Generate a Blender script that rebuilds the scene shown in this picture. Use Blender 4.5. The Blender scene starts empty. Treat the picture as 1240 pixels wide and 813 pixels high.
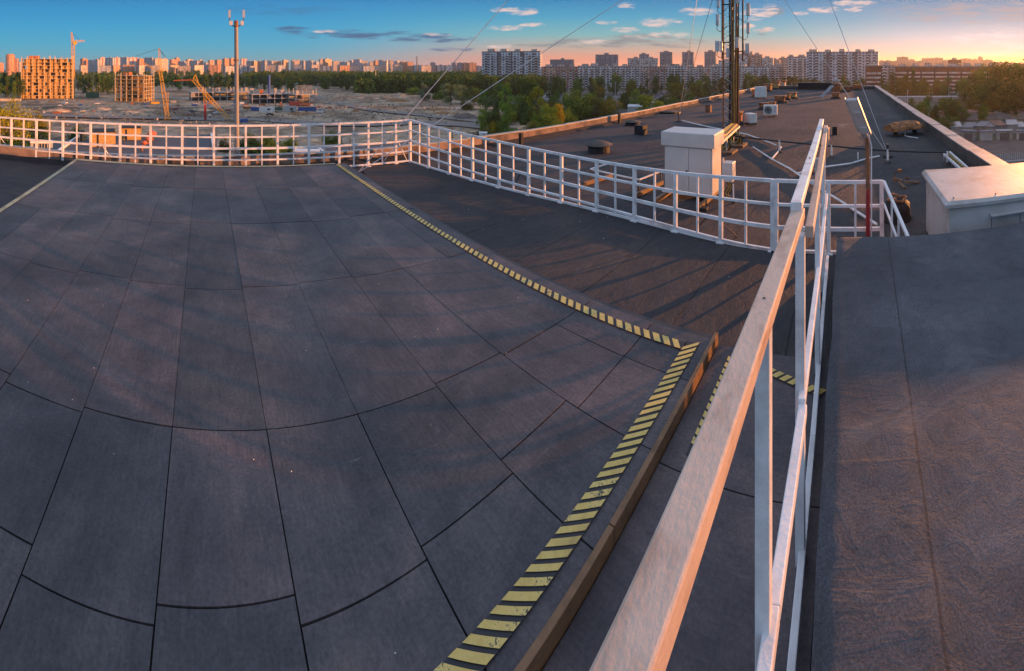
import bpy, math, random
from math import sin, cos, tan, atan2, pi, radians, hypot, sqrt
from mathutils import Vector, Matrix, noise
random.seed(7)
S = bpy.context.scene
COL = S.collection

# ------------------------------------------------------------------ camera
# the photograph is a stitched cylindrical panorama, 143 degrees wide
F, X0, YH, PW, PH = 496.0, 248.0, 82.0, 1240.0, 813.0
CZ = 2.0
cam = bpy.data.cameras.new('camera')
cam.type = 'PANO'
cam.panorama_type = 'CENTRAL_CYLINDRICAL'
cam.central_cylindrical_radius = 1.0
cam.central_cylindrical_range_u_min = -(PW/2)/F
cam.central_cylindrical_range_u_max = (PW/2)/F
cam.central_cylindrical_range_v_max = YH/F
cam.central_cylindrical_range_v_min = -(PH-YH)/F
cam.clip_start = 0.05
cam.clip_end = 20000
camo = bpy.data.objects.new('camera', cam)
COL.objects.link(camo)
camo.location = (0, 0, CZ)
camo.rotation_euler = (radians(90), 0, -(PW/2-X0)/F)
S.camera = camo

# ------------------------------------------------------------------ light
SUN_AZ = radians(117.0)          # clockwise from +Y
SUN_EL = radians(4.6)
sd = Vector((sin(SUN_AZ)*cos(SUN_EL), cos(SUN_AZ)*cos(SUN_EL), sin(SUN_EL)))
sl = bpy.data.lights.new('sun', 'SUN')
sl.energy = 5.0
sl.angle = radians(0.6)
sl.color = (1.0, 0.37, 0.10)
so = bpy.data.objects.new('sun', sl)
COL.objects.link(so)
so.rotation_euler = sd.to_track_quat('Z', 'Y').to_euler()

S.view_settings.view_transform = 'Standard'
S.view_settings.look = 'None'
S.view_settings.exposure = 1.0
S.view_settings.gamma = 1.0
S.view_settings.use_curve_mapping = False
S.render.engine = 'CYCLES'
S.cycles.use_denoising = True
S.cycles.max_bounces = 6
S.cycles.transparent_max_bounces = 8

def srgb(r, g, b):
    f = lambda c: (c/255/12.92) if c/255 <= 0.04045 else ((c/255+0.055)/1.055)**2.4
    return (f(r), f(g), f(b), 1.0)

class NT:
    """small node-tree writer"""
    def __init__(s, tree): s.t = tree; s.t.nodes.clear()
    def n(s, typ, **kw):
        nd = s.t.nodes.new(typ)
        ins = kw.pop('i', {})
        for k, v in kw.items(): setattr(nd, k, v)
        for k, v in ins.items(): s.set(nd, k, v)
        return nd
    def set(s, nd, k, v):
        sock = nd.inputs[k]
        if isinstance(v, bpy.types.NodeSocket): s.t.links.new(v, sock)
        elif isinstance(v, bpy.types.Node): s.t.links.new(v.outputs[0], sock)
        else: sock.default_value = v
    def m(s, op, a, b=None, c=None, clamp=False):
        nd = s.t.nodes.new('ShaderNodeMath'); nd.operation = op; nd.use_clamp = clamp
        for k, v in enumerate((a, b, c)):
            if v is not None: s.set(nd, k, v)
        return nd.outputs[0]
    def mix(s, f, a, b, blend='MIX'):
        nd = s.t.nodes.new('ShaderNodeMix'); nd.data_type = 'RGBA'; nd.blend_type = blend
        s.set(nd, 0, f); s.set(nd, 6, a); s.set(nd, 7, b)
        return nd.outputs[2]
    def ramp(s, f, stops, interp='LINEAR'):
        nd = s.t.nodes.new('ShaderNodeValToRGB'); cr = nd.color_ramp; cr.interpolation = interp
        while len(cr.elements) < len(stops): cr.elements.new(0.5)
        for e, (p, c) in zip(cr.elements, stops):
            e.position = p; e.color = c if len(c) == 4 else (*c, 1)
        s.set(nd, 0, f)
        return nd.outputs[0]
    def step(s, v, a, b):
        nd = s.t.nodes.new('ShaderNodeMapRange'); nd.interpolation_type = 'SMOOTHSTEP'
        s.set(nd, 0, v); s.set(nd, 1, a); s.set(nd, 2, b)
        return nd.outputs[0]

def build_world():
    w = bpy.data.worlds.new('World'); S.world = w; w.use_nodes = True
    N = NT(w.node_tree)
    tc = N.n('ShaderNodeTexCoord').outputs['Generated']
    sep = N.n('ShaderNodeSeparateXYZ', i={0: tc})
    x, y, z = sep.outputs
    az = N.m('ARCTAN2', x, y)                                   # clockwise from +Y
    el = N.m('ARCSINE', z)
    eln = N.m('MULTIPLY', el, 1/0.20, clamp=True)                # 0..0.2 rad -> 0..1
    # three vertical gradients: away from the sun, south-east, and at the sunset
    px = lambda yy: math.atan((YH-yy)/F)/0.20
    away = N.ramp(eln, [(px(82), srgb(140, 168, 178)), (px(74), srgb(108, 172, 188)), (px(55), srgb(80, 172, 204)),
                        (px(30), srgb(62, 162, 208)), (px(0), srgb(52, 140, 198)), (1, srgb(54, 138, 196))])
    mid = N.ramp(eln, [(px(82), srgb(250, 146, 104)), (px(74), srgb(244, 150, 118)), (px(60), srgb(196, 172, 158)),
                       (px(42), srgb(120, 182, 190)), (px(20), srgb(70, 164, 200)), (px(0), srgb(46, 138, 190)), (1, srgb(46, 132, 186))])
    sunr = N.ramp(eln, [(px(82), srgb(255, 190, 90)), (px(74), srgb(255, 208, 130)), (px(64), srgb(226, 206, 198)),
                        (px(45), srgb(182, 200, 216)), (px(25), srgb(124, 172, 200)), (px(0), srgb(74, 144, 184)), (1, srgb(70, 138, 180))])
    a = lambda p: (p-X0)/F
    f1 = N.step(az, a(330), a(700))
    f2 = N.step(az, a(860), a(1170))
    c = N.mix(f1, away, mid); c = N.mix(f2, c, sunr)
    # clouds live on the sky dome, streaky, low
    comb = N.n('ShaderNodeCombineXYZ', i={0: N.m('MULTIPLY', az, 9.0), 1: N.m('MULTIPLY', el, 60.0), 2: 0.7})
    nz = N.n('ShaderNodeTexNoise', i={'Vector': comb.outputs[0], 'Scale': 1.6, 'Detail': 6.0, 'Roughness': 0.62})
    comb2 = N.n('ShaderNodeCombineXYZ', i={0: N.m('MULTIPLY', az, 9.0), 1: N.m('MULTIPLY', el, 46.0), 2: 4.2})
    nz2 = N.n('ShaderNodeTexNoise', i={'Vector': comb2.outputs[0], 'Scale': 2.4, 'Detail': 7.0, 'Roughness': 0.68})
    def blob(cx, cy, rx, ry, ns=nz, th=0.45, soft=0.16, pw=1.0):
        ca, ce = a(cx), math.atan((YH-cy)/F)
        dx = N.m('DIVIDE', N.m('SUBTRACT', az, ca), rx/F); dy = N.m('DIVIDE', N.m('SUBTRACT', el, ce), ry/F)
        r = N.m('ADD', N.m('MULTIPLY', dx, dx), N.m('MULTIPLY', dy, dy))
        g = N.m('SUBTRACT', 1.0, r, clamp=True)
        v = N.m('ADD', N.m('MULTIPLY', N.m('POWER', g, 0.7), 0.42), N.m('MULTIPLY', N.m('SUBTRACT', ns.outputs[0], 0.5), 2.6))
        v = N.step(v, 0.02, 0.10+soft*4.0)
        v = N.m('MULTIPLY', v, N.step(g, 0.0, 0.45))
        return N.m('MULTIPLY', v, pw)
    def add(c, blobs, col):
        v = None
        for b in blobs: v = b if v is None else N.m('MAXIMUM', v, b)
        return N.mix(v, c, col)
    # dusky blue-grey banks, then pink-white lit wisps
    c = add(c, [blob(430, 42, 100, 7), blob(520, 46, 62, 7), blob(352, 37, 34, 6), blob(548, 60, 34, 3), blob(345, 12, 90, 8, pw=.35)], srgb(72, 110, 150))
    c = add(c, [blob(728, 52, 70, 8), blob(780, 48, 60, 9), blob(820, 52, 44, 7), blob(665, 55, 50, 4), blob(925, 38, 12, 6, nz2), blob(940, 14, 14, 9, nz2)], srgb(128, 142, 150))
    c = add(c, [blob(528, 42, 22, 3, nz2), blob(395, 38, 20, 2.5, nz2), blob(612, 34, 26, 4, nz2), blob(606, 56, 20, 3, nz2), blob(610, 12, 20, 4, nz2),
                blob(630, 14, 26, 6, nz2), blob(645, 30, 20, 3, nz2), blob(735, 27, 16, 3, nz2), blob(757, 36, 22, 4, nz2), blob(800, 27, 30, 7, nz2), blob(812, 42, 30, 5, nz2),
                blob(716, 51, 34, 3.5, nz2), blob(845, 14, 26, 6, nz2), blob(915, 18, 22, 10, nz2), blob(933, 12, 12, 9, nz2), blob(925, 36, 16, 5, nz2),
                blob(760, 7, 14, 5, nz2), blob(905, 32, 12, 4, nz2), blob(770, 44, 22, 3, nz2), blob(1000, 12, 26, 5, nz2), blob(1035, 4, 30, 6, nz2), blob(1030, 12, 16, 3, nz2),
                blob(970, 16, 12, 3, nz2)], srgb(232, 206, 200))
    # veiled thin cloud at the sunset side
    c = N.mix(N.m('MULTIPLY', blob(1200, 16, 150, 16, nz, pw=.7), 1.0), c, srgb(150, 158, 168))
    c = N.mix(blob(1205, 48, 62, 22, nz, soft=.3, pw=.8), c, srgb(206, 226, 238))
    glow = N.m('SUBTRACT', 1.0, N.m('ADD', N.m('POWER', N.m('DIVIDE', N.m('SUBTRACT', az, a(1262)), 0.26), 2.0),
                                    N.m('POWER', N.m('DIVIDE', el, 0.030), 2.0)), clamp=True)
    c = N.mix(N.m('MULTIPLY', glow, 1.0), c, (2.2, 0.85, 0.10, 1.0))
    bg1 = N.n('ShaderNodeBackground', i={'Color': c, 'Strength': 0.5})
    # above the picture the Sky Texture, plus an even fill added for brightness
    sky = N.n('ShaderNodeTexSky', sky_type='NISHITA', sun_disc=False, sun_elevation=SUN_EL, sun_rotation=SUN_AZ)
    sky.dust_density = 1.0; sky.ozone_density = 2.0
    bg2 = N.n('ShaderNodeBackground', i={'Color': sky.outputs[0], 'Strength': 0.05})
    bg3 = N.n('ShaderNodeBackground', i={'Color': srgb(182, 192, 216), 'Strength': 0.50})
    up = N.n('ShaderNodeAddShader', i={0: bg2.outputs[0], 1: bg3.outputs[0]})
    fu = N.step(el, 0.18, 0.42)
    mx = N.n('ShaderNodeMixShader', i={0: fu, 1: bg1.outputs[0], 2: up.outputs[0]})
    N.n('ShaderNodeOutputWorld', i={'Surface': mx.outputs[0]})
build_world()

# ------------------------------------------------------------------ helpers
def az_of(px): return (px-X0)/F
def P(px, D, z=0.0):
    """a point at bearing px and ground distance D"""
    a = az_of(px); return Vector((D*sin(a), D*cos(a), z))
def G(px, py, z=-0.2):
    """a point of the level z seen at (px, py)"""
    return P(px, (CZ-z)*F/(py-YH), z)
GZ = -26.0                                                      # street level below the roof

class MB:
    def __init__(s): s.v = []; s.f = []; s.mi = []; s.cur = 0; s.col = []; s.c = None
    def add(s, vs, fs):
        o = len(s.v); s.v += [Vector(p) for p in vs]
        for f in fs:
            s.f.append([o+i for i in f]); s.mi.append(s.cur); s.col.append(s.c)
    def box(s, x0, x1, y0, y1, z0, z1, M=None):
        vs = [Vector((x, y, z)) for x in (x0, x1) for y in (y0, y1) for z in (z0, z1)]
        if M is not None: vs = [M @ v for v in vs]
        s.add(vs, [(0, 1, 3, 2), (4, 6, 7, 5), (0, 4, 5, 1), (2, 3, 7, 6), (0, 2, 6, 4), (1, 5, 7, 3)])
    def bar(s, p, q, w, h=None, up=(0, 0, 1)):
        p, q = Vector(p), Vector(q); d = (q-p).normalized(); h = w if h is None else h
        u = Vector(up)
        if abs(d.dot(u)) > .95: u = Vector((0, 1, 0))
        r = d.cross(u).normalized()*w/2; t = r.cross(d).normalized()*h/2
        vs = [b+i*r+j*t for b in (p, q) for i, j in ((-1, -1), (1, -1), (1, 1), (-1, 1))]
        s.add(vs, [(3, 2, 1, 0), (4, 5, 6, 7), (0, 1, 5, 4), (1, 2, 6, 5), (2, 3, 7, 6), (3, 0, 4, 7)])
    def tube(s, p, q, r0, r1=None, n=8, cap=True):
        p, q = Vector(p), Vector(q); r1 = r0 if r1 is None else r1
        d = (q-p).normalized(); u = Vector((0, 0, 1)) if abs(d.z) < .9 else Vector((1, 0, 0))
        a = d.cross(u).normalized(); b = a.cross(d)
        vs = [c+r*(cos(2*pi*k/n)*a+sin(2*pi*k/n)*b) for c, r in ((p, r0), (q, r1)) for k in range(n)]
        fs = [(k, (k+1) % n, n+(k+1) % n, n+k) for k in range(n)]
        if cap: fs += [tuple(range(n))[::-1], tuple(range(n, 2*n))]
        s.add(vs, fs)
    def path(s, pts, r, n=6):
        """a bent tube through pts, one skin"""
        pts = [Vector(p) for p in pts]; rings = []
        for i, p in enumerate(pts):
            d = (pts[min(i+1, len(pts)-1)]-pts[max(i-1, 0)]).normalized()
            u = Vector((0, 0, 1)) if abs(d.z) < .9 else Vector((1, 0, 0))
            a = d.cross(u).normalized(); b = a.cross(d)
            rings.append([p+r*(cos(2*pi*k/n)*a+sin(2*pi*k/n)*b) for k in range(n)])
        vs = [v for rg in rings for v in rg]; m = len(pts)
        fs = [(i*n+k, i*n+(k+1) % n, (i+1)*n+(k+1) % n, (i+1)*n+k) for i in range(m-1) for k in range(n)]
        fs += [tuple(range(n))[::-1], tuple(range((m-1)*n, m*n))]
        s.add(vs, fs)
    def lathe(s, prof, c=(0, 0, 0), n=16):
        c = Vector(c); m = len(prof)
        vs = [c+Vector((r*cos(2*pi*k/n), r*sin(2*pi*k/n), z)) for r, z in prof for k in range(n)]
        fs = [(i*n+k, i*n+(k+1) % n, (i+1)*n+(k+1) % n, (i+1)*n+k) for i in range(m-1) for k in range(n)]
        fs += [tuple(range(n))[::-1], tuple(range((m-1)*n, m*n))]
        s.add(vs, fs)
    def prism(s, poly, z0, z1):
        n = len(poly)
        vs = [Vector((x, y, z0)) for x, y in poly]+[Vector((x, y, z1)) for x, y in poly]
        s.add(vs, [tuple(range(n))[::-1], tuple(range(n, 2*n))]+[(k, (k+1) % n, n+(k+1) % n, n+k) for k in range(n)])
    def build(s, name, mats, parent=None, bevel=0, smooth=False, loc=None):
        me = bpy.data.meshes.new(name)
        off = Vector((0, 0, 0)) if parent is None else Vector(parent.get('_o', (0, 0, 0)))
        if loc is not None: off = Vector(loc)
        me.from_pydata([tuple(v-off) for v in s.v], [], s.f)
        if not isinstance(mats, (list, tuple)): mats = [mats]
        for m in mats: me.materials.append(m)
        if len(mats) > 1: me.polygons.foreach_set('material_index', s.mi)
        if any(c is not None for c in s.col):
            at = me.attributes.new('tint', 'FLOAT', 'FACE')
            at.data.foreach_set('value', [0.5 if c is None else c for c in s.col])
        if smooth: me.polygons.foreach_set('use_smooth', [True]*len(me.polygons))
        me.update()
        o = bpy.data.objects.new(name, me); COL.objects.link(o)
        if parent is not None:
            o.parent = parent; o['_o'] = tuple(off)
        elif loc is not None:
            o.location = off; o['_o'] = tuple(off)
        if bevel:
            b = o.modifiers.new('bevel', 'BEVEL'); b.width = bevel; b.segments = 2; b.limit_method = 'ANGLE'
        return o

def tag(o, label=None, cat=None, group=None, kind=None):
    if label: o['label'] = label
    if cat: o['category'] = cat
    if group: o['group'] = group
    if kind: o['kind'] = kind
    return o
def thing(name, label, cat, loc=(0, 0, 0), group=None, rz=0):
    o = bpy.data.objects.new(name, None); COL.objects.link(o)
    o.location = loc; o['_o'] = tuple(loc); o.empty_display_size = .3
    if rz: o.rotation_euler.z = rz; o['_o'] = (0, 0, 0)
    return tag(o, label, cat, group)
def copy_tree(o, parent=None):
    c = o.copy(); COL.objects.link(c)
    if parent is not None: c.parent = parent
    for ch in list(o.children): copy_tree(ch, c)
    return c
def one(mb, name, mats, label, cat, group=None, loc=None, **kw):
    return tag(mb.build(name, mats, None, loc=loc, **kw), label, cat, group)

# ------------------------------------------------------------------ materials
def mat(name, col, rough=.7, metal=0, var=.25, scale=3.0, col2=None, bump=0.0, bscale=None, detail=6, spec=.4, tint=0, objrand=0, stretch=None):
    m = bpy.data.materials.new(name); m.use_nodes = True; N = NT(m.node_tree)
    tc = N.n('ShaderNodeTexCoord').outputs['Object']
    if stretch:
        tc = N.n('ShaderNodeMapping', i={'Vector': tc, 'Scale': stretch}).outputs[0]
    nz = N.n('ShaderNodeTexNoise', i={'Vector': tc, 'Scale': scale, 'Detail': float(detail), 'Roughness': .62})
    if col2 is None: col2 = tuple(c*(1-var) for c in col[:3])
    hi = tuple(min(1, c*(1+var*.5)) for c in col[:3])
    c = N.ramp(nz.outputs[0], [(.32, (*col2[:3], 1)), (.52, (*col[:3], 1)), (.72, (*hi, 1))])
    if tint:
        at = N.n('ShaderNodeAttribute', attribute_name='tint')
        c = N.mix(1.0, c, N.ramp(at.outputs['Fac'], [(0, (1-tint,)*3), (1, (1+tint,)*3)]), 'MULTIPLY')
    if objrand:
        oi = N.n('ShaderNodeObjectInfo')
        c = N.mix(1.0, c, N.ramp(oi.outputs['Random'], [(0, (1-objrand,)*3), (1, (1+objrand,)*3)]), 'MULTIPLY')
    b = N.n('ShaderNodeBsdfPrincipled', i={'Base Color': c, 'Roughness': rough, 'Metallic': metal, 'Specular IOR Level': spec})
    if bump:
        n2 = N.n('ShaderNodeTexNoise', i={'Vector': tc, 'Scale': bscale or scale*6, 'Detail': 5.0, 'Roughness': .6})
        bp = N.n('ShaderNodeBump', i={'Height': n2.outputs[0], 'Strength': bump, 'Distance': .02})
        N.set(b, 'Normal', bp.outputs[0])
    N.n('ShaderNodeOutputMaterial', i={'Surface': b.outputs[0]})
    return m

def roof_mat(name, base, warm, seam=1.0, wr=0.0):
    """felted bitumen: stone dust, stains, lap seams every metre, brush-like ripple"""
    m = bpy.data.materials.new(name); m.use_nodes = True; N = NT(m.node_tree)
    tc = N.n('ShaderNodeTexCoord').outputs['Object']
    sp = N.n('ShaderNodeSeparateXYZ', i={0: tc})
    big = N.n('ShaderNodeTexNoise', i={'Vector': tc, 'Scale': .55, 'Detail': 6.0, 'Roughness': .65})
    fine = N.n('ShaderNodeTexNoise', i={'Vector': tc, 'Scale': 70.0, 'Detail': 3.0, 'Roughness': .7})
    st = N.n('ShaderNodeMapping', i={'Vector': tc, 'Scale': (2.2, 5.0, 1.0), 'Rotation': (0, 0, .2)})
    rip = N.n('ShaderNodeTexNoise', i={'Vector': st.outputs[0], 'Scale': 2.0, 'Detail': 7.0, 'Roughness': .66, 'Distortion': .3})
    c = N.ramp(big.outputs[0], [(.3, tuple(k*.62 for k in base)), (.5, base), (.66, warm), (.8, tuple(k*1.5 for k in base))])
    c = N.mix(.55, c, N.ramp(fine.outputs[0], [(.3, (.45,)*3), (.7, (1.7,)*3)]), 'MULTIPLY')
    c = N.mix(.5, c, N.ramp(rip.outputs[0], [(.3, (.55,)*3), (.7, (1.35,)*3)]), 'MULTIPLY')
    # pale dried-puddle scum
    pd = N.n('ShaderNodeTexNoise', i={'Vector': tc, 'Scale': .35, 'Detail': 8.0, 'Roughness': .72, 'Distortion': .4})
    c = N.mix(N.m('MULTIPLY', N.step(pd.outputs[0], .62, .72), .55), c, (.20, .205, .22, 1))
    if seam:
        wob = N.m('MULTIPLY', N.m('SUBTRACT', big.outputs[0], .5), .12)
        fx = N.m('FRACT', N.m('DIVIDE', N.m('ADD', sp.outputs[1], wob), .97*seam))
        sline = N.m('LESS_THAN', N.m('ABSOLUTE', N.m('SUBTRACT', fx, .5)), .009)
        c = N.mix(N.m('MULTIPLY', sline, .75), c, (.012, .012, .014, 1))
    b = N.n('ShaderNodeBsdfPrincipled', i={'Base Color': c, 'Roughness': .82, 'Specular IOR Level': .35})
    h = N.m('ADD', N.m('MULTIPLY', fine.outputs[0], .25), N.m('MULTIPLY', rip.outputs[0], 1.0))
    bp = N.n('ShaderNodeBump', i={'Height': h, 'Strength': .9, 'Distance': .03})
    N.set(b, 'Normal', bp.outputs[0])
    N.n('ShaderNodeOutputMaterial', i={'Surface': b.outputs[0]})
    return m

def block_mat():
    m = bpy.data.materials.new('block_felt'); m.use_nodes = True; N = NT(m.node_tree)
    tc = N.n('ShaderNodeTexCoord').outputs['Object']
    big = N.n('ShaderNodeTexNoise', i={'Vector': tc, 'Scale': 1.3, 'Detail': 6.0, 'Roughness': .6, 'Distortion': .5})
    fine = N.n('ShaderNodeTexNoise', i={'Vector': tc, 'Scale': 130.0, 'Detail': 3.0, 'Roughness': .75})
    med = N.n('ShaderNodeTexNoise', i={'Vector': tc, 'Scale': 9.0, 'Detail': 6.0, 'Roughness': .7, 'Distortion': 1.0})
    c = N.ramp(big.outputs[0], [(.3, (.044, .049, .060)), (.5, (.060, .066, .079)), (.7, (.083, .090, .105))])
    c = N.mix(.8, c, N.ramp(fine.outputs[0], [(.3, (.45,)*3), (.7, (1.7,)*3)]), 'MULTIPLY')
    c = N.mix(.5, c, N.ramp(med.outputs[0], [(.3, (.6,)*3), (.7, (1.4,)*3)]), 'MULTIPLY')
    sp = N.n('ShaderNodeSeparateXYZ', i={0: tc})
    # seam of the lapped sheets, then cross wrinkles in the narrow strip
    ly = N.m('ADD', N.m('ADD', N.m('SUBTRACT', sp.outputs[1], .78), N.m('MULTIPLY', sp.outputs[0], .04)), N.m('MULTIPLY', N.m('SUBTRACT', med.outputs[0], .5), .02))
    ln = N.m('LESS_THAN', N.m('ABSOLUTE', ly), .005)
    c = N.mix(N.m('MULTIPLY', ln, .7), c, (.02, .02, .022, 1))
    st = N.n('ShaderNodeMapping', i={'Vector': tc, 'Scale': (3.2, .7, 1.0)})
    wr = N.n('ShaderNodeTexNoise', i={'Vector': st.outputs[0], 'Scale': 2.2, 'Detail': 4.0, 'Roughness': .5, 'Distortion': .7})
    wv = N.m('MULTIPLY', N.step(N.m('SUBTRACT', .06, N.m('ABSOLUTE', N.m('SUBTRACT', wr.outputs[0], .5))), 0, .06), N.step(ly, 0, .05))
    st3 = N.n('ShaderNodeTexNoise', i={'Vector': tc, 'Scale': .9, 'Detail': 9.0, 'Roughness': .72, 'Distortion': 1.5})
    c = N.mix(N.m('MULTIPLY', N.step(st3.outputs[0], .56, .70), .5), c, (.13, .133, .145, 1))
    b = N.n('ShaderNodeBsdfPrincipled', i={'Base Color': c, 'Roughness': .8, 'Specular IOR Level': .4})
    h0 = N.m('MULTIPLY', wv, .13)
    h = N.m('ADD', N.m('MULTIPLY', fine.outputs[0], .2), N.m('MULTIPLY', med.outputs[0], .9))
    h = N.m('ADD', h, h0)
    bp = N.n('ShaderNodeBump', i={'Height': h, 'Strength': .6, 'Distance': .009})
    N.set(b, 'Normal', bp.outputs[0])
    N.n('ShaderNodeOutputMaterial', i={'Surface': b.outputs[0]})
    return m

def deck_mat():
    m = bpy.data.materials.new('deck_sheet'); m.use_nodes = True; N = NT(m.node_tree)
    tc = N.n('ShaderNodeTexCoord').outputs['Object']
    st = N.n('ShaderNodeMapping', i={'Vector': tc, 'Scale': (22.0, 3.2, 1.0)})
    gr = N.n('ShaderNodeTexNoise', i={'Vector': st.outputs[0], 'Scale': 3.0, 'Detail': 6.0, 'Roughness': .65})
    big = N.n('ShaderNodeTexNoise', i={'Vector': tc, 'Scale': 1.7, 'Detail': 7.0, 'Roughness': .66})
    sc = N.n('ShaderNodeTexNoise', i={'Vector': tc, 'Scale': 5.0, 'Detail': 9.0, 'Roughness': .75, 'Distortion': .8})
    at = N.n('ShaderNodeAttribute', attribute_name='tint')
    c = N.ramp(big.outputs[0], [(.3, (.038, .037, .045)), (.5, (.066, .061, .069)), (.72, (.104, .092, .094))])
    c = N.mix(.6, c, N.ramp(gr.outputs[0], [(.3, (.62, .6, .62)), (.7, (1.3, 1.25, 1.22))]), 'MULTIPLY')
    c = N.mix(1.0, c, N.ramp(at.outputs['Fac'], [(0, (.70, .76, .80)), (.5, (1, 1, 1)), (1, (1.34, 1.18, 1.14))]), 'MULTIPLY')
    c = N.mix(N.m('MULTIPLY', N.step(sc.outputs[0], .60, .74), .45), c, (.15, .16, .18, 1))
    st2 = N.n('ShaderNodeTexNoise', i={'Vector': tc, 'Scale': .8, 'Detail': 8.0, 'Roughness': .7, 'Distortion': 1.2})
    c = N.mix(.75, c, N.ramp(st2.outputs[0], [(.34, (.50, .50, .55)), (.5, (1, 1, 1)), (.62, (1.6, 1.42, 1.34))]), 'MULTIPLY')
    fn = N.n('ShaderNodeTexNoise', i={'Vector': tc, 'Scale': 60.0, 'Detail': 4.0, 'Roughness': .75})
    c = N.mix(.7, c, N.ramp(fn.outputs[0], [(.3, (.55,)*3), (.7, (1.5,)*3)]), 'MULTIPLY')
    scr = N.n('ShaderNodeTexNoise', i={'Vector': N.n('ShaderNodeMapping', i={'Vector': tc, 'Scale': (1.0, 14.0, 1.0), 'Rotation': (0, 0, .9)}).outputs[0], 'Scale': 2.5, 'Detail': 9.0, 'Roughness': .8})
    c = N.mix(N.m('MULTIPLY', N.step(scr.outputs[0], .61, .70), .5), c, (.20, .20, .22, 1))
    sp = N.n('ShaderNodeTexVoronoi', i={'Vector': tc, 'Scale': 2.3})
    c = N.mix(N.m('MULTIPLY', N.m('LESS_THAN', sp.outputs['Distance'], .012), .6), c, (.45, .45, .47, 1))
    b = N.n('ShaderNodeBsdfPrincipled', i={'Base Color': c, 'Roughness': .62, 'Specular IOR Level': .45})
    h = N.m('ADD', gr.outputs[0], N.m('MULTIPLY', big.outputs[0], 2.0))
    bp = N.n('ShaderNodeBump', i={'Height': h, 'Strength': .35, 'Distance': .006})
    N.set(b, 'Normal', bp.outputs[0])
    N.n('ShaderNodeOutputMaterial', i={'Surface': b.outputs[0]})
    return m

def facade(name, wall, glass=(.022, .026, .034), bay=3.2, storey=2.8, wf=.5, hf=.5, band=None, bandcol=None, joint=.6, stripe=0, stripecol=None):
    """a wall with a grid of window openings (too far to need meshes), panel joints and painted bands"""
    m = bpy.data.materials.new(name); m.use_nodes = True; N = NT(m.node_tree)
    t = N.n('ShaderNodeTexCoord')
    sp = N.n('ShaderNodeSeparateXYZ', i={0: t.outputs['Object']}); sn = N.n('ShaderNodeSeparateXYZ', i={0: t.outputs['Normal']})
    isx = N.m('GREATER_THAN', N.m('ABSOLUTE', sn.outputs[0]), .7)
    side = N.m('LESS_THAN', N.m('ABSOLUTE', sn.outputs[2]), .5)
    u = N.m('ADD', N.m('MULTIPLY', sp.outputs[1], isx), N.m('MULTIPLY', sp.outputs[0], N.m('SUBTRACT', 1.0, isx)))
    ub = N.m('DIVIDE', N.m('ADD', u, 500.0*bay), bay); vb = N.m('DIVIDE', sp.outputs[2], storey)
    fu, fv = N.m('FRACT', ub), N.m('FRACT', vb)
    win = N.m('MULTIPLY', N.m('LESS_THAN', N.m('ABSOLUTE', N.m('SUBTRACT', fu, .5)), wf/2), N.m('LESS_THAN', N.m('ABSOLUTE', N.m('SUBTRACT', fv, .55)), hf/2))
    cell = N.n('ShaderNodeTexWhiteNoise', noise_dimensions='2D', i={'Vector': N.n('ShaderNodeCombineXYZ', i={0: N.m('FLOOR', ub), 1: N.m('FLOOR', vb)}).outputs[0]})
    colw = N.n('ShaderNodeTexWhiteNoise', noise_dimensions='1D', i={'W': N.m('FLOOR', ub)})
    nz = N.n('ShaderNodeTexNoise', i={'Vector': t.outputs['Object'], 'Scale': .12, 'Detail': 5.0})
    c = N.mix(.8, wall, N.ramp(nz.outputs[0], [(.3, (.7,)*3), (.7, (1.25,)*3)]), 'MULTIPLY')
    c = N.mix(.9, c, N.ramp(cell.outputs[0], [(0, (.62,)*3), (1, (1.25,)*3)]), 'MULTIPLY')
    oi = N.n('ShaderNodeObjectInfo')
    c = N.mix(.6, c, N.ramp(oi.outputs['Random'], [(0, (.8, .78, .76)), (1, (1.15, 1.15, 1.18))]), 'MULTIPLY')
    if stripe:
        sm = N.m('LESS_THAN', N.m('FRACT', N.m('DIVIDE', N.m('ADD', u, 900.), stripe)), .34)
        c = N.mix(N.m('MULTIPLY', sm, side), c, stripecol)
    if band:
        bm = N.m('LESS_THAN', fv, band)
        loggia = N.m('GREATER_THAN', colw.outputs[0], .55)
        c = N.mix(N.m('MULTIPLY', N.m('MULTIPLY', bm, side), loggia), c, bandcol)
    jl = N.m('MAXIMUM', N.m('LESS_THAN', fv, .05), N.m('LESS_THAN', fu, .035))
    c = N.mix(N.m('MULTIPLY', N.m('MULTIPLY', jl, side), joint), c, (.1, .1, .1, 1))
    gl = N.mix(cell.outputs[0], (*glass, 1), tuple(k*3.2 for k in glass)+(1,))
    c = N.mix(N.m('MULTIPLY', win, side), c, gl)
    b = N.n('ShaderNodeBsdfPrincipled', i={'Base Color': c, 'Roughness': N.m('SUBTRACT', .85, N.m('MULTIPLY', win, .55)), 'Specular IOR Level': .4})
    N.n('ShaderNodeOutputMaterial', i={'Surface': b.outputs[0]})
    return m

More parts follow.
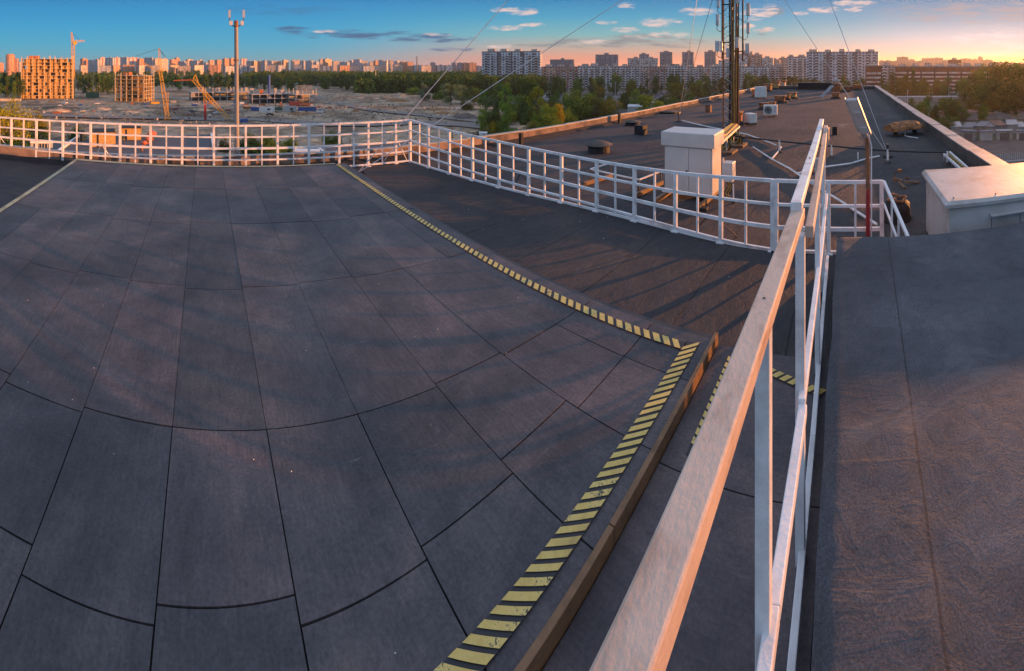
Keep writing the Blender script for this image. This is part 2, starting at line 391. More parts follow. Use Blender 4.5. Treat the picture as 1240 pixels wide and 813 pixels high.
def leaf_mat(name, dark, light, warm=None):
    m = bpy.data.materials.new(name); m.use_nodes = True; N = NT(m.node_tree)
    tc = N.n('ShaderNodeTexCoord').outputs['Object']
    nz = N.n('ShaderNodeTexNoise', i={'Vector': tc, 'Scale': .45, 'Detail': 4.0, 'Roughness': .7})
    at = N.n('ShaderNodeAttribute', attribute_name='tint')
    v = N.m('ADD', N.m('MULTIPLY', nz.outputs[0], .6), N.m('MULTIPLY', at.outputs['Fac'], .4))
    c = N.ramp(v, [(.3, dark), (.55, tuple((a+b)/2 for a, b in zip(dark, light))), (.75, light)])
    oi = N.n('ShaderNodeObjectInfo')
    c = N.mix(.8, c, N.ramp(oi.outputs['Random'], [(0, (.7, .75, .8)), (.4, (1, 1, .9)), (.75, (1.0, 1.15, .8)), (1, warm or (1.3, 1.2, .7))]), 'MULTIPLY')
    d = N.n('ShaderNodeBsdfDiffuse', i={'Color': c})
    tr = N.n('ShaderNodeBsdfTranslucent', i={'Color': c})
    mx = N.n('ShaderNodeMixShader', i={0: .25, 1: d.outputs[0], 2: tr.outputs[0]})
    N.n('ShaderNodeOutputMaterial', i={'Surface': mx.outputs[0]})
    return m

M = {}
M['roof'] = roof_mat('roof_felt', (.040, .040, .046), (.066, .054, .052))
M['block'] = block_mat()
M['deck'] = deck_mat()
M['gap'] = mat('deck_underlay', (.012, .012, .014))
M['white'] = mat('white_paint', (.76, .755, .765), .45, var=.16, scale=4, bump=.15, bscale=40, col2=(.52, .50, .50))
M['whiteworn'] = mat('worn_white_paint', (.80, .79, .79), .5, var=.2, scale=6, bump=.12, bscale=50, col2=(.50, .44, .40), detail=9)
M['timber'] = mat('painted_timber', (.56, .44, .36), .55, var=.2, scale=6, bump=.12, bscale=60, stretch=(1, 2, 2), col2=(.34, .23, .17), detail=9)
M['yellow'] = mat('tape_yellow', (.66, .47, .12), .6, var=.25, scale=14, col2=(.26, .20, .09), detail=9)
_m = M['yellow']; _N = NT(_m.node_tree)
_tc = _N.n('ShaderNodeTexCoord').outputs['Object']
_n1 = _N.n('ShaderNodeTexNoise', i={'Vector': _tc, 'Scale': 7.0, 'Detail': 9.0, 'Roughness': .75}); _n2 = _N.n('ShaderNodeTexNoise', i={'Vector': _tc, 'Scale': 90.0, 'Detail': 4.0, 'Roughness': .7})
_c = _N.ramp(_n1.outputs[0], [(.3, (.42, .30, .10)), (.5, (.64, .46, .13)), (.7, (.72, .56, .22))])
_c = _N.mix(_N.step(_N.m('ADD', _n1.outputs[0], _N.m('MULTIPLY', _n2.outputs[0], .55)), .86, .92), _c, (.10, .085, .05, 1))
_b = _N.n('ShaderNodeBsdfPrincipled', i={'Base Color': _c, 'Roughness': .65}); _N.n('ShaderNodeOutputMaterial', i={'Surface': _b.outputs[0]})
M['tapeblack'] = mat('tape_black', (.035, .035, .04), .6)
M['paletape'] = mat('pale_tape', (.42, .38, .24), .7, var=.35, scale=6)
M['board'] = mat('edge_board', (.22, .12, .06), .6, var=.5, scale=5, bump=.4)
M['galv'] = mat('galvanised_steel', (.55, .56, .58), .42, .55, var=.3, scale=6)
M['oldrust'] = mat('flaking_rust', (.30, .13, .05), .85, var=.9, scale=6, bump=.8, bscale=30, col2=(.06, .028, .02), detail=9)
M['rust'] = mat('rusty_steel', (.26, .12, .06), .85, var=.55, scale=7, bump=.6, bscale=40, col2=(.10, .045, .03))
M['darksteel'] = mat('dark_steel', (.055, .055, .06), .55, .4, var=.3)
M['cabpaint'] = mat('cabinet_enamel', (.56, .55, .54), .42, var=.07, scale=1.5, col2=(.49, .475, .46), bump=.05)
M['ventpaint'] = mat('vent_enamel', (.46, .455, .45), .6, var=.15, scale=2.2, col2=(.33, .29, .26), bump=.1, detail=9)
M['cableyel'] = mat('yellow_cable', (.52, .36, .06), .5, var=.3)
M['cableblk'] = mat('black_cable', (.02, .02, .022), .5)
M['brick'] = mat('brick', (.34, .12, .05), .9, var=.4, scale=9, bump=.5, bscale=30)
M['brickyel'] = mat('pale_brick', (.46, .29, .11), .9, var=.35, scale=1.5, bump=.4)
M['conc'] = mat('concrete', (.36, .34, .32), .9, var=.35, scale=.8, bump=.3)
M['concd'] = mat('grey_concrete', (.26, .26, .27), .9, var=.4, scale=.5)
M['tar'] = mat('tar', (.02, .02, .022), .75, var=.4, scale=5, bump=.7, bscale=14)
M['parapet'] = mat('shaded_parapet_render', (.10, .085, .075), .9, var=.5, scale=1.1, bump=.6, bscale=12, col2=(.035, .033, .034), detail=9)  # render darkened to stand for shade cast across the parapet faces
M['lightparapet'] = mat('shade_mottled_parapet', (.26, .18, .14), .9, var=.5, scale=1.6, bump=.8, bscale=10, col2=(.055, .05, .05), detail=9)  # dark mottling carries shade from things on the roof as well as tar
M['cap'] = mat('galvanised_coping', (.34, .335, .33), .55, .15, var=.4, scale=3, bump=.2, detail=9)
M['acwhite'] = mat('ac_casing', (.68, .67, .64), .5, var=.15, scale=4)
M['redpaint'] = mat('red_paint', (.33, .035, .04), .5, var=.3, scale=7)
M['blue'] = mat('blue_paint', (.04, .10, .32), .6, var=.3, scale=1)
M['craneyel'] = mat('crane_yellow', (.62, .34, .03), .6, var=.3, scale=1)
M['glass'] = mat('dark_glass', (.03, .035, .04), .15, var=.1)
M['wood'] = mat('old_wood', (.20, .12, .07), .85, var=.4, scale=8, bump=.4)
M['bark'] = mat('bark', (.10, .075, .055), .95, var=.4, scale=2)
M['puddle'] = mat('pale_scum', (.16, .165, .18), .6, var=.4, scale=8)
M['lampglass'] = mat('lamp_casing', (.55, .52, .51), .5, 0, var=.2, scale=10)

# ================================================================== the roof we stand on
RX0, RX1, RY0, RY1 = -16.0, 41.5, -2.62, 8.78
RZ = -0.2
def build_roof():
    mb = MB()
    # fine grid so the felt can sag and puddle a little
    nx, ny = 230, 46
    vs, fs = [], []
    for j in range(ny+1):
        for i in range(nx+1):
            x = RX0+(RX1-RX0)*i/nx; y = RY0+(RY1-RY0)*j/ny
            z = RZ+.018*noise.noise(Vector((x*.5, y*.5, 3)))+.008*noise.noise(Vector((x*2, y*2, 7)))
            vs.append((x, y, z))
    for j in range(ny):
        for i in range(nx):
            a = j*(nx+1)+i; fs.append((a, a+1, a+nx+2, a+nx+1))
    mb.add(vs, fs)
    tag(mb.build('roof', M['roof'], smooth=True), kind='structure')
    b = thing('host_building', 'long slab building whose bitumen roof carries the deck and the railings', 'building')
    w = MB()
    w.box(RX0-.3, RX1+.3, RY0-.35, RY1+.35, GZ, RZ-.06)
    w.build('wall', facade('host_facade', (.45, .43, .40, 1)), b)
build_roof()

def build_parapets():
    def wall(name, label, x0, x1, y0, y1, zt, capw):
        t = thing(name, label, 'parapet', ((x0+x1)/2, (y0+y1)/2, RZ))
        w = MB()
        along = (x1-x0) > (y1-y0)
        L = (x1-x0) if along else (y1-y0); n = int(L/3.0)
        # rough rendered face: many slightly uneven lengths
        for k in range(n):
            a, c = (x0+L*k/n, x0+L*(k+1)/n) if along else (y0+L*k/n, y0+L*(k+1)/n)
            d = .006*noise.noise(Vector((k*.7, 1, 1)))
            if along: w.box(a, c, y0-d, y1+d, RZ-.05, zt)
            else: w.box(x0-d, x1+d, a, c, RZ-.05, zt)
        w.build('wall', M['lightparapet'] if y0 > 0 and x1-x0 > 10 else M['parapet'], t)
        c = MB(); seg = 2.0; n = int(L/seg)
        for k in range(n):
            dz = .008*((k*7) % 3-1)
            if along: c.box(x0+L*k/n+.003, x0+L*(k+1)/n-.003, y0-capw, y1+capw, zt+.003+dz, zt+.03+dz)
            else: c.box(x0-capw, x1+capw, y0+L*k/n+.003, y0+L*(k+1)/n-.003, zt+.003+dz, zt+.03+dz)
        c.build('coping', M['cap'], t)
        # felt upstand at the foot of the wall
        f = MB()
        if along:
            inner = y0 if y0 > 0 else y1; s = -1 if y0 > 0 else 1
            f.add([(x0, inner+s*.02, RZ+.10), (x1, inner+s*.02, RZ+.10), (x1, inner+s*.16, RZ-.01), (x0, inner+s*.16, RZ-.01)], [(0, 1, 2, 3)])
        else:
            f.add([(x0-.02, y0, RZ+.10), (x0-.02, y1, RZ+.10), (x0-.16, y1, RZ-.01), (x0-.16, y0, RZ-.01)], [(0, 1, 2, 3)])
        f.build('upstand', M['tar'], t)
        return t
    wall('parapet', 'long low rendered parapet with metal coping along the left edge of the roof', RX0, RX1, RY1, RY1+.14, .07, .004)
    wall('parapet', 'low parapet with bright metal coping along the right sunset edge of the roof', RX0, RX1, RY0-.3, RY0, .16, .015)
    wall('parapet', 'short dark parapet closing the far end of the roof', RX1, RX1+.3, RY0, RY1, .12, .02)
    t = thing('roof_hatch', 'low dark raised hatch strip in the middle of the far parapet', 'hatch', (RX1-.6, 2.2, RZ))
    w = MB(); w.box(RX1-.9, RX1-.3, .6, 5.0, RZ-.02, .45); w.build('kerb', M['tar'], t, bevel=.02)
    c = MB(); c.box(RX1-.95, RX1-.25, .5, 5.1, .453, .5); c.build('lid', M['darksteel'], t)
build_parapets()

# ------------------------------------------------------------------ sheet deck
def build_deck():
    DX0, DX1, DYF = -2.80, 2.86, .985
    cw, c0, k = .52, -2.26, -.07
    rows = [8.28, 6.76, 5.26, 3.74, 2.26]
    t = thing('deck_platform', 'dark grey deck of large rectangular sheets edged with yellow striped tape', 'platform', (0, 4.6, RZ))
    d = MB(); gz = .004
    def quad(p, tint, dz):
        # a sheet with its own thickness, inset for the open joint
        c = sum((Vector(q) for q in p), Vector((0, 0)))/4
        q = []
        for a in p:
            v = Vector(a)-c; l = v.length
            q.append(c+v*(1-.0036/l*1.4))
        z1 = 0+dz*.5
        vs = [(v.x, v.y, z1+.0015*random.uniform(-1, 1)) for v in q]+[(v.x, v.y, z1-.02) for v in q]
        d.c = tint
        d.add(vs, [(0, 1, 2, 3), (7, 6, 5, 4), (0, 4, 5, 1), (1, 5, 6, 2), (2, 6, 7, 3), (3, 7, 4, 0)])
    cols = [DX0]+[c0+cw*i for i in range(0, 10)]+[DX1]
    rng = random.Random(3)
    edgej = {}
    for i in range(len(cols)-1):
        x0, x1 = cols[i], cols[i+1]
        jit = [0]+[rng.choice((0, 0, .0, .03, -.04)) for _ in rows[1:]]
        ys = [r+j for r, j in zip(rows, jit)]
        for j in range(len(ys)):
            ya = ys[j]; yb = ys[j+1] if j+1 < len(ys) else None
            lean = -.008
            sx = lambda x, y: x+lean*(4-y)*0
            if yb is not None:
                quad([(x0, ya+k*x0), (x0, yb+k*x0), (x1, yb+k*x1), (x1, ya+k*x1)], rng.random(), .003*rng.random())
            elif True:
                y6 = 1.475+(0 if x0 > 1.7 else (.04, -.05, .0, .09, -.02)[i % 5])
                quad([(x0, ya+k*x0), (x0, y6), (x1, y6), (x1, ya+k*x1)], rng.random(), .003*rng.random())
                quad([(x0, y6), (x0, DYF), (x1, DYF), (x1, y6)], rng.random(), .003*rng.random())
            else:
                quad([(x0, ya+k*x0), (x0, DYF), (x1, DYF), (x1, ya+k*x1)], rng.random(), .003*rng.random())
    d.build('sheet_floor', M['deck'], t)
    b = MB(); yb = 8.28
    b.prism([(DX0+.01, DYF+.01), (DX1-.01, DYF+.01), (DX1-.01, yb+k*DX1-.01), (DX0+.01, yb+k*DX0-.01)], RZ-.02, -.022)
    b.build('underlay', M['gap'], t)
    # right, sloping grey kerb along the deck's long side
    kb = MB()
    kb.prism([(DX1, DYF), (DX1+.05, DYF), (DX1+.05, yb+k*DX1), (DX1, yb+k*DX1)], RZ-.02, -.01)
    kb.build('side_kerb', M['darksteel'], t)
    # striped tape: black strip and separate yellow bars printed on it
    def tape(name, a, e, w, period, slant=.5):
        a, e = Vector(a), Vector(e); u = (e-a); L = u.length; u /= L; nrm = Vector((-u.y, u.x))
        m = MB(); z = .0075
        def q(s0, s1, sl, zz):
            p = [a+u*(s0+sl*w*.5)+nrm*w/2, a+u*(s1+sl*w*.5)+nrm*w/2, a+u*(s1-sl*w*.5)-nrm*w/2, a+u*(s0-sl*w*.5)-nrm*w/2]
            m.add([(v.x, v.y, zz) for v in p], [(3, 2, 1, 0)])
        m.cur = 0; q(-.02, L+.02, 0, z)
        m.cur = 1; n = int(L/period)
        for i in range(n):
            s = i*L/n; wd = L/n*(.77+.04*math.sin(i*1.7)); q(s+.01, s+wd, slant, z+.0035)
        return m.build(name, [M['tapeblack'], M['yellow']], t)
    tape('hazard_tape', (2.685, 8.0), (2.70, 1.16), .078, .080, -.7)
    tape('hazard_tape', (2.74, 1.10), (DX0+.1, 1.10), .092, .060, -1.0)
    m = MB(); z = .0075
    m.add([(DX0+.03, 8.4, z), (DX0+.03, 1.0, z), (DX0+.10, 1.0, z), (DX0+.10, 8.4, z)], [(0, 1, 2, 3)])
    m.build('edge_tape', M['paletape'], t)
    m = MB()
    m.add([(DX0+.03, 8.36+.18, z+.003), (DX0+.03, 8.43-.18+.14, z+.003), (DX1-.2, 8.16-.11, z+.003), (DX1-.2, 8.23-.11, z+.003)], [(0, 1, 2, 3)])
    m.build('edge_tape', M['paletape'], t)
    # front edge: upright boards, sawn faces towards the sun
    x = DX1+.045
    while x > DX0:
        L = rng.uniform(1.1, 1.5); e = max(DX0, x-L)
        m = MB(); m.box(e+.004, x, DYF-.032, DYF-.004, RZ+.01, .022+rng.uniform(-.004, .004))
        m.build('edge_board', M['board'], t, bevel=.003)
        x = e
build_deck()

def build_walkway():
    t = thing('walkway_mat', 'lower dark walkway sheets between the deck and the near timber railing, taped yellow', 'walkway', (0, .5, RZ))
    m = MB(); x = 2.88; rng = random.Random(5)
    while x > -3:
        e = x-.98
        m.c = rng.random()
        m.box(e+.008, x, .13, .945, RZ+.02, -.052+.002*rng.random())
        x = e
    m.build('sheet_floor', M['deck'], t)
    b = MB(); b.box(-3, 2.87, .14, .94, RZ-.02, -.09); b.build('underlay', M['gap'], t)
    m = MB(); z = -.044
    def q(cx, cy, ux, uy, L, w, sl):
        u = Vector((ux, uy)); n = Vector((-uy, ux)); a = Vector((cx, cy))
        p = [a+u*sl*w/2+n*w/2, a+u*(L+sl*w/2)+n*w/2, a+u*(L-sl*w/2)-n*w/2, a-u*sl*w/2-n*w/2]
        m.add([(v.x, v.y, z+(.004 if m.cur else 0)) for v in p], [(3, 2, 1, 0)])
    m.cur = 0; q(2.0, .805, 1, 0, .84, .06, 0); q(2.56, .15, .36, .933, .68, .06, 0)
    m.cur = 1
    for i in range(12): q(2.76-.0605*i, .805, -1, 0, .042, .06, .5)
    for i in range(10): q(2.565+.0615*i*.36, .16+.0615*i*.933, .36, .933, .042, .06, .5)
    m.build('hazard_tape', [M['tapeblack'], M['yellow']], t)
build_walkway()

# ------------------------------------------------------------------ raised block the photographer stands on
def build_block():
    t = thing('raised_block', 'raised felt-covered block in the right foreground beside the near railing', 'roof block', (0, -1, RZ))
    nx, ny = 150, 70; x0, x1, y0, y1 = -3.0, 3.92, -2.60, .105
    vs, fs = [], []
    for j in range(ny+1):
        for i in range(nx+1):
            x = x0+(x1-x0)*i/nx; y = y1-(y1-y0)*j/ny
            wrk = .004*noise.noise(Vector((x*1.3, y*1.3, 0)))+.0012*noise.noise(Vector((x*6, y*2.2, 2)))*(1 if y > -.5 else .5)
            r = abs(noise.noise(Vector((x*5.0+y, y*1.4, 9))))
            wrk += .0035*max(0, .10-r)/.10*(1 if y > -.37 else .1)
            # lap of the upper sheet and its edge
            lapx = -.22-.04*x+.012*math.sin(x*5)
            wrk += .006*min(1, max(0, (y-lapx)/.02))
            e = min(x1-x, 0.12)/.12; ey = min(y1-y, .05)/.05
            z = .4+wrk-.03*(1-e)**2-.025*(1-ey)**2
            yy = y+(.012*noise.noise(Vector((x*2.2, 0, 5))) if j == 0 else 0)
            xx = x+(.02*noise.noise(Vector((y*3, 1, 5))) if i == nx else 0)
            vs.append((xx, yy, z))
    for j in range(ny):
        for i in range(nx):
            a = j*(nx+1)+i; fs.append((a, a+nx+1, a+nx+2, a+1))
    m = MB(); m.add(vs, fs)
    # skirt down to the roof
    o = len(vs); top = [i for i in range(nx+1)]
    m.add([vs[i] for i in top]+[(vs[i][0], vs[i][1]+.01, RZ-.02) for i in top], [(i, i+1, nx+2+i, nx+1+i) for i in range(nx)])
    sd_ = [j*(nx+1)+nx for j in range(ny+1)]
    m.add([vs[i] for i in sd_]+[(vs[i][0]+.01, vs[i][1], RZ-.02) for i in sd_], [(i, i+1, ny+2+i, ny+1+i) for i in range(ny)])
    m.build('felt_top', M['block'], t, smooth=True)
build_block()

# ------------------------------------------------------------------ white railings
def railing(name, label, pts, tops, fr_a, fr_b, step, group=None, first_thick=0, stays=()):
    """posts and bars along the smooth line pts (roof points, with the top rail height at each);
    rails given as fractions of the height at the start and at the end"""
    t = thing(name, label, 'railing', (pts[0][0], pts[0][1], RZ), group)
    Q = [Vector((x, y, z)) for (x, y), z in zip(pts, tops)]; C = []
    for i in range(len(Q)-1):                                       # Catmull-Rom through the points
        a, b, c, d = Q[max(i-1, 0)], Q[i], Q[i+1], Q[min(i+2, len(Q)-1)]
        for k in range(6):
            f = k/6; C.append(.5*((2*b)+(c-a)*f+(2*a-5*b+4*c-d)*f*f+(3*b-a-3*c+d)*f**3))
    C.append(Q[-1])
    seg = list(zip(C, C[1:])); L = sum((b-a).xy.length for a, b in seg)
    def at(s):
        for a, b in seg:
            l = (b-a).xy.length
            if s <= l+1e-6: return a+(b-a)*(s/l), (b-a).xy.normalized()
            s -= l
        return C[-1], (seg[-1][1]-seg[-1][0]).xy.normalized()
    n = round(L/step)
    for k in range(n+1):
        p, u = at(L*k/n)
        thick = (k % 2) == first_thick
        w = .047 if thick else .026
        m = MB(); base = RZ-.01 if thick else RZ+.01
        q = p+Vector((random.uniform(-.006, .006), random.uniform(-.006, .006), 0))
        m.bar((p.x, p.y, base), (q.x, q.y, p.z-(.005 if thick else .012)), w, w*.9 if thick else w, up=(-u.y, u.x, 0))
        m.build('post' if thick else 'bar', M['white'], t)
        if thick:
            m = MB(); m.box(p.x-.05, p.x+.05, p.y-.05, p.y+.05, RZ+.0, RZ+.016); m.build('foot_plate', M['white'], t)
    N_ = max(8, int(L/.25))
    for fa, fb, w in zip(fr_a, fr_b, (.040, .030, .042, .030, .034)):
        d = .026 if w < .03 else .034; vs = []
        for i in range(N_+1):
            p, u = at(L*i/N_); f = i/N_; z = RZ+.02+(p.z-.02-RZ-.02)*(fa+(fb-fa)*f); nn = Vector((-u.y, u.x))*d/2
            vs += [(p.x+nn.x, p.y+nn.y, z-w/2), (p.x-nn.x, p.y-nn.y, z-w/2), (p.x-nn.x, p.y-nn.y, z+w/2), (p.x+nn.x, p.y+nn.y, z+w/2)]
        fs = [(4*i+k, 4*i+(k+1) % 4, 4*i+4+(k+1) % 4, 4*i+4+k) for i in range(N_) for k in range(4)]+[(3, 2, 1, 0), (4*N_, 4*N_+1, 4*N_+2, 4*N_+3)]
        m = MB(); m.add(vs, fs); m.build('rail', M['white'], t)
    for s in stays:
        p, u = at(s); o = Vector((-u.y, u.x))
        if o.y+o.x < 0: o = -o
        z = .13 if u.y < -.5 else .3
        for e in (-.30, .30):
            m = MB(); m.bar((p.x+o.x*.03, p.y+o.y*.03, z), (p.x+o.x*.22+u.x*e, p.y+o.y*.22+u.y*e, RZ+.01), .014); m.build('stay', M['darksteel'] if u.y < -.5 else M['white'], t)
    return t
corner = G(497, 196.5)
side = [(corner.x, corner.y), (4.76, 7.0), (4.95, 5.54), (5.09, 4.34), (5.12, 3.4), (5.06, 2.6), (4.95, 1.85), (4.86, 1.3), (4.82, .90)]
back = [(-7.2, 8.88), (-4.9, 8.84), (-2.0, 8.71), (0, 8.61), (2.0, 8.50), (corner.x-.03, corner.y)]
railing('railing', 'white railing along the back of the deck with sunlit posts', back, [.8]*6, (1, .75, .5, .25, .02), (1, .75, .5, .25, .02), .335, stays=(2.35, 4.95, 11.5))
railing('railing', 'white railing along the right side of the deck in front of the cabinet', side, [.8, .72, .66, .61, .59, .60, .63, .66, .67],
        (1, .75, .5, .25, .0), (1, .66, .33, .0, .0), .335, stays=(3.2, 6.65))
railing('railing', 'short white railing across the end, behind the near timber railing', [(4.82, .86), (4.83, .2), (4.83, -.40)], [.67, .67, .67],
        (1, .66, .33, .0, .0), (1, .66, .33, .0, .0), .30, first_thick=0)
def end_brace():
    t = thing('brace_frame', 'small white leaning brace frame past the end railing, beside the brown post', 'brace', (4.2, -.45, .4))
    m = MB(); m.bar((4.80, -.42, .66), (3.98, -.60, .30), .03); m.build('rail', M['white'], t)
    m = MB(); m.bar((4.80, -.42, .40), (3.99, -.56, .10), .022); m.build('rail', M['white'], t)
    for f in (.35, .62, .9):
        m = MB(); x, y, z = 4.80-.82*f, -.42-.18*f, .66-.36*f
        m.bar((x, y, z), (x+.02, y, RZ), .022); m.build('bar', M['white'], t)
end_brace()

def near_railing():
    t = thing('timber_railing', 'near railing of worn white timber running into the foreground beside the raised block', 'railing', (1.5, .2, RZ))
    def rail(pts, w, h, mt, name='handrail'):
        m = MB()
        for a, b in zip(pts, pts[1:]): m.bar(a, b, w, h)
        return m.build(name, mt, t, bevel=.004)
    rail([(-1.2, .215, 1.385), (1.64, .20, 1.415)], .052, .045, M['timber'])
    rail([(1.60, .205, 1.45), (3.0, .24, 1.44), (4.40, .285, 1.43)], .045, .040, M['whiteworn'])
    rail([(1.66, .158, 1.33), (3.0, .185, 1.385), (4.1, .225, 1.40)], .035, .05, M['timber'], 'inner_rail')
    rail([(-1.2, .185, .66), (1.0, .185, .645), (1.62, .18, .64)], .034, .045, M['white'], 'middle_rail')
    rail([(1.62, .185, .66), (3.0, .20, .65), (4.36, .23, .64)], .030, .040, M['white'], 'middle_rail')
    rail([(-1.2, .18, -.0), (2.2, .19, -.0), (4.36, .22, -.02)], .03, .04, M['white'], 'bottom_rail')
    for x, y, w in ((-1.1, .165, .03), (.02-.9, .165, .03), (.965, .202, .042), (1.69, .198, .045), (2.75, .206, .04), (4.02, .245, .045)):
        m = MB(); m.box(x-w*.5, x+w*.5, y-w*.42, y+w*.42, RZ+(.1 if x < 2.8 else 0), 1.385 if x < 1.5 else (1.31 if x < 2 else 1.39))
        m.build('post', M['white'], t, bevel=.003)
    m = MB(); m.box(3.72, 4.10, .19, .24, 1.28, 1.405); m.build('end_block', M['timber'], t, bevel=.004)
    for x in (-.2, .99, 2.4):
        m = MB(); m.tube((x, .206+(.02 if x > 2 else 0), 1.40), (x, .206+(.02 if x > 2 else 0), 1.431+(.04 if x > 1.6 else 0)), .0042); m.build('screw', M['darksteel'], t)
near_railing()

# ------------------------------------------------------------------ white vent housing at the right
def vent_housing():
    t = thing('vent_housing', 'large white metal vent housing with overhanging lid at the right behind the block', 'vent housing', (4.8, -1.8, RZ))
    x0, x1, y1, y0, zt = 4.13, 5.50, -1.00, -2.55, .60
    b = MB(); b.box(x0+.04, x1-.05, y0+.04, y1-.05, RZ-.01, zt-.075); b.build('body', M['ventpaint'], t)
    l = MB()
    vs = [(x0, y0, zt-.07), (x1, y0, zt-.07), (x1, y1, zt-.07), (x0, y1, zt-.07), (x0-.005, y0, zt-.03), (x1, y0, zt-.03), (x1, y1+.005, zt-.03), (x0-.005, y1+.005, zt-.03),
          (x0+.03, y0+.03, zt), (x1-.03, y0+.03, zt+.01), (x1-.03, y1-.03, zt+.012), (x0+.03, y1-.03, zt)]
    fs = [(3, 2, 1, 0)]+[(i, (i+1) % 4, 4+(i+1) % 4, 4+i) for i in range(4)]+[(4+i, 4+(i+1) % 4, 8+(i+1) % 4, 8+i) for i in range(4)]+[(8, 9, 10, 11)]
    l.add(vs, fs); l.build('lid', M['ventpaint'], t, bevel=.004)
    h = MB(); h.bar((x0+.005, -1.50, .415), (x0+.005, -2.5, .425), .09, .012); h.bar((x0+.035, -1.50, .40), (x0+.035, -2.5, .41), .012, .06)
    h.build('drip_flap', M['ventpaint'], t)
    for yy in (-1.52, -1.86, -2.2):
        s = MB(); s.box(x0+.034, x0+.04-.001, yy-.002, yy+.002, RZ, .40); s.build('panel_joint', M['darksteel'], t)
    for x, y in ((4.25, -1.12), (4.25, -1.6), (4.9, -1.15), (5.1, -1.6), (5.2, -1.1), (4.3, -2.1), (5.3, -2.2)): s = MB(); s.lathe([(.009, zt-.002), (.009, zt+.006), (.004, zt+.01)], (x, y, .0), 8); s.build('screw', M['darksteel'], t)
    r = MB(); r.add([(4.55, -1.047, -.10), (4.62, -1.047, -.12), (4.60, -1.047, .10), (4.57, -1.047, .02)], [(0, 1, 2, 3)]); r.build('rust_patch', M['rust'], t)
vent_housing()

# ------------------------------------------------------------------ cabinet and its steelwork
def cabinet():
    t = thing('equipment_cabinet', 'tall white two-door equipment cabinet with a deep lid on steel beams', 'cabinet', (6.5, 2.6, RZ))
    x0, x1, yr, yl = 6.30, 6.82, 2.15, 3.07
    b = MB(); b.box(x0+.025, x1-.02, yr+.03, yl-.03, -.10, .70); b.build('body', M['cabpaint'], t, bevel=.006)
    l = MB(); vs = [(x0-.02, yr-.02), (x1, yr-.02), (x1, yl+.02), (x0-.02, yl+.02)]
    l.prism(vs, .68, .905)
    l.add([(x0-.02, yr-.02, .905), (x1, yr-.02, .905), (x1, yl+.02, .905), (x0-.02, yl+.02, .905), (x0-.005, yr-.005, .915), (x1-.01, yr-.005, .93), (x1-.01, yl+.005, .93), (x0-.005, yl+.005, .915)],
          [(0, 1, 5, 4), (1, 2, 6, 5), (2, 3, 7, 6), (3, 0, 4, 7), (4, 5, 6, 7)])
    l.build('lid', M['cabpaint'], t, bevel=.006)
    ym = (yr+yl)/2-.02
    for a, c in ((yr+.055, ym-.004), (ym+.004, yl-.055)):
        d = MB(); d.box(x0+.008, x0+.024, a, c, -.06, .66)
        dd = d.build('door', M['cabpaint'], t, bevel=.004)
        if a < ym:
            k = MB(); k.tube((x0-.004, ym-.05+.1, .30), (x0+.012, ym-.05+.1, .30), .018, n=12)
            pass
    k = MB(); k.tube((x0-.008, ym+.035, .27), (x0+.007, ym+.035, .27), .019, n=12); k.build('lock', M['cableblk'], t)
    f = MB()
    for z in (-.105,):
        f.bar((x0-.0, yr, z), (x0, yl, z), .03, .035); f.bar((x1-.05, yr, z), (x1-.05, yl, z), .03, .035)
    f.build('base_rail', M['white'], t)
    for y in (yr+.10, yl-.06):
        m = MB(); m.bar((5.86, y, RZ+.04), (7.0, y, RZ+.04), .05, .07); m.build('beam', M['board'], t)
    for y, x in ((yr+.02, 5.95), (yl+.02, 5.95)):
        m = MB(); m.box(x-.09, x+.03, y-.05, y+.12, RZ-.01, RZ+.05); m.build('block', M['tar'], t)
cabinet()
def cabinet_side():
    t = thing('junction_box', 'small white junction box with cables hanging below, on the sunny side of the cabinet', 'junction box', (6.5, 1.95, RZ))
    b = MB(); b.box(6.40, 6.60, 1.86, 2.03, .13, .44); b.build('box', M['cabpaint'], t, bevel=.006)
    p = MB(); p.bar((6.5, 2.05, .5), (6.5, 2.05, RZ), .03, .03); p.build('post', M['galv'], t)
    for k in range(5):
        y = 1.89+.025*k; m = MB()
        m.path([(6.43+.03*k, y, .13), (6.42+.03*k, y-.02, .02), (6.45+.02*k, y+.04, -.08), (6.40+.03*k, y-.02+.01*k, -.17), (6.38+.03*k, y+.02, RZ+.02)], .008)
        m.build('cable', M['cableyel'] if k % 2 else M['cableblk'], t)
    m = MB(); m.tube((6.42, 1.85, .10), (6.40, 1.84, RZ), .013); m.build('conduit', M['white'], t)
    m = MB(); m.lathe([(.03, -.02), (.022, .07)], (6.40, 1.84, RZ), 8); m.build('conduit_boot', M['cableblk'], t)
cabinet_side()
def empty_frame():
    t = thing('support_frame', 'low empty white angle-iron frame on two rusty beams, left of the cabinet', 'frame', (7, 4, RZ))
    a, b, c, d = (6.40, 4.66), (7.05, 4.62), (6.95, 3.42), (6.25, 3.50)
    m = MB()
    for p, q in ((a, b), (b, c), (c, d), (d, a)): m.bar((*p, .04), (*q, .04), .022)
    m.build('frame', M['white'], t)
    for p, q in (((6.05, 4.55), (6.85, 4.45)), ((5.95, 3.42), (6.9, 3.36))):
        m = MB(); m.bar((*p, RZ+.05), (*q, RZ+.05), .045, .07); m.build('beam', M['board'], t)
    for p in ((6.02, 4.58), (5.93, 3.46)):
        m = MB(); m.box(p[0]-.1, p[0]+.08, p[1]-.07, p[1]+.08, RZ-.01, RZ+.06); m.build('block', M['tar'], t, bevel=.01)
    for p in (a, b, c, d):
        m = MB(); m.bar((*p, .04), (*p, RZ), .018); m.build('leg', M['darksteel'], t)
empty_frame()

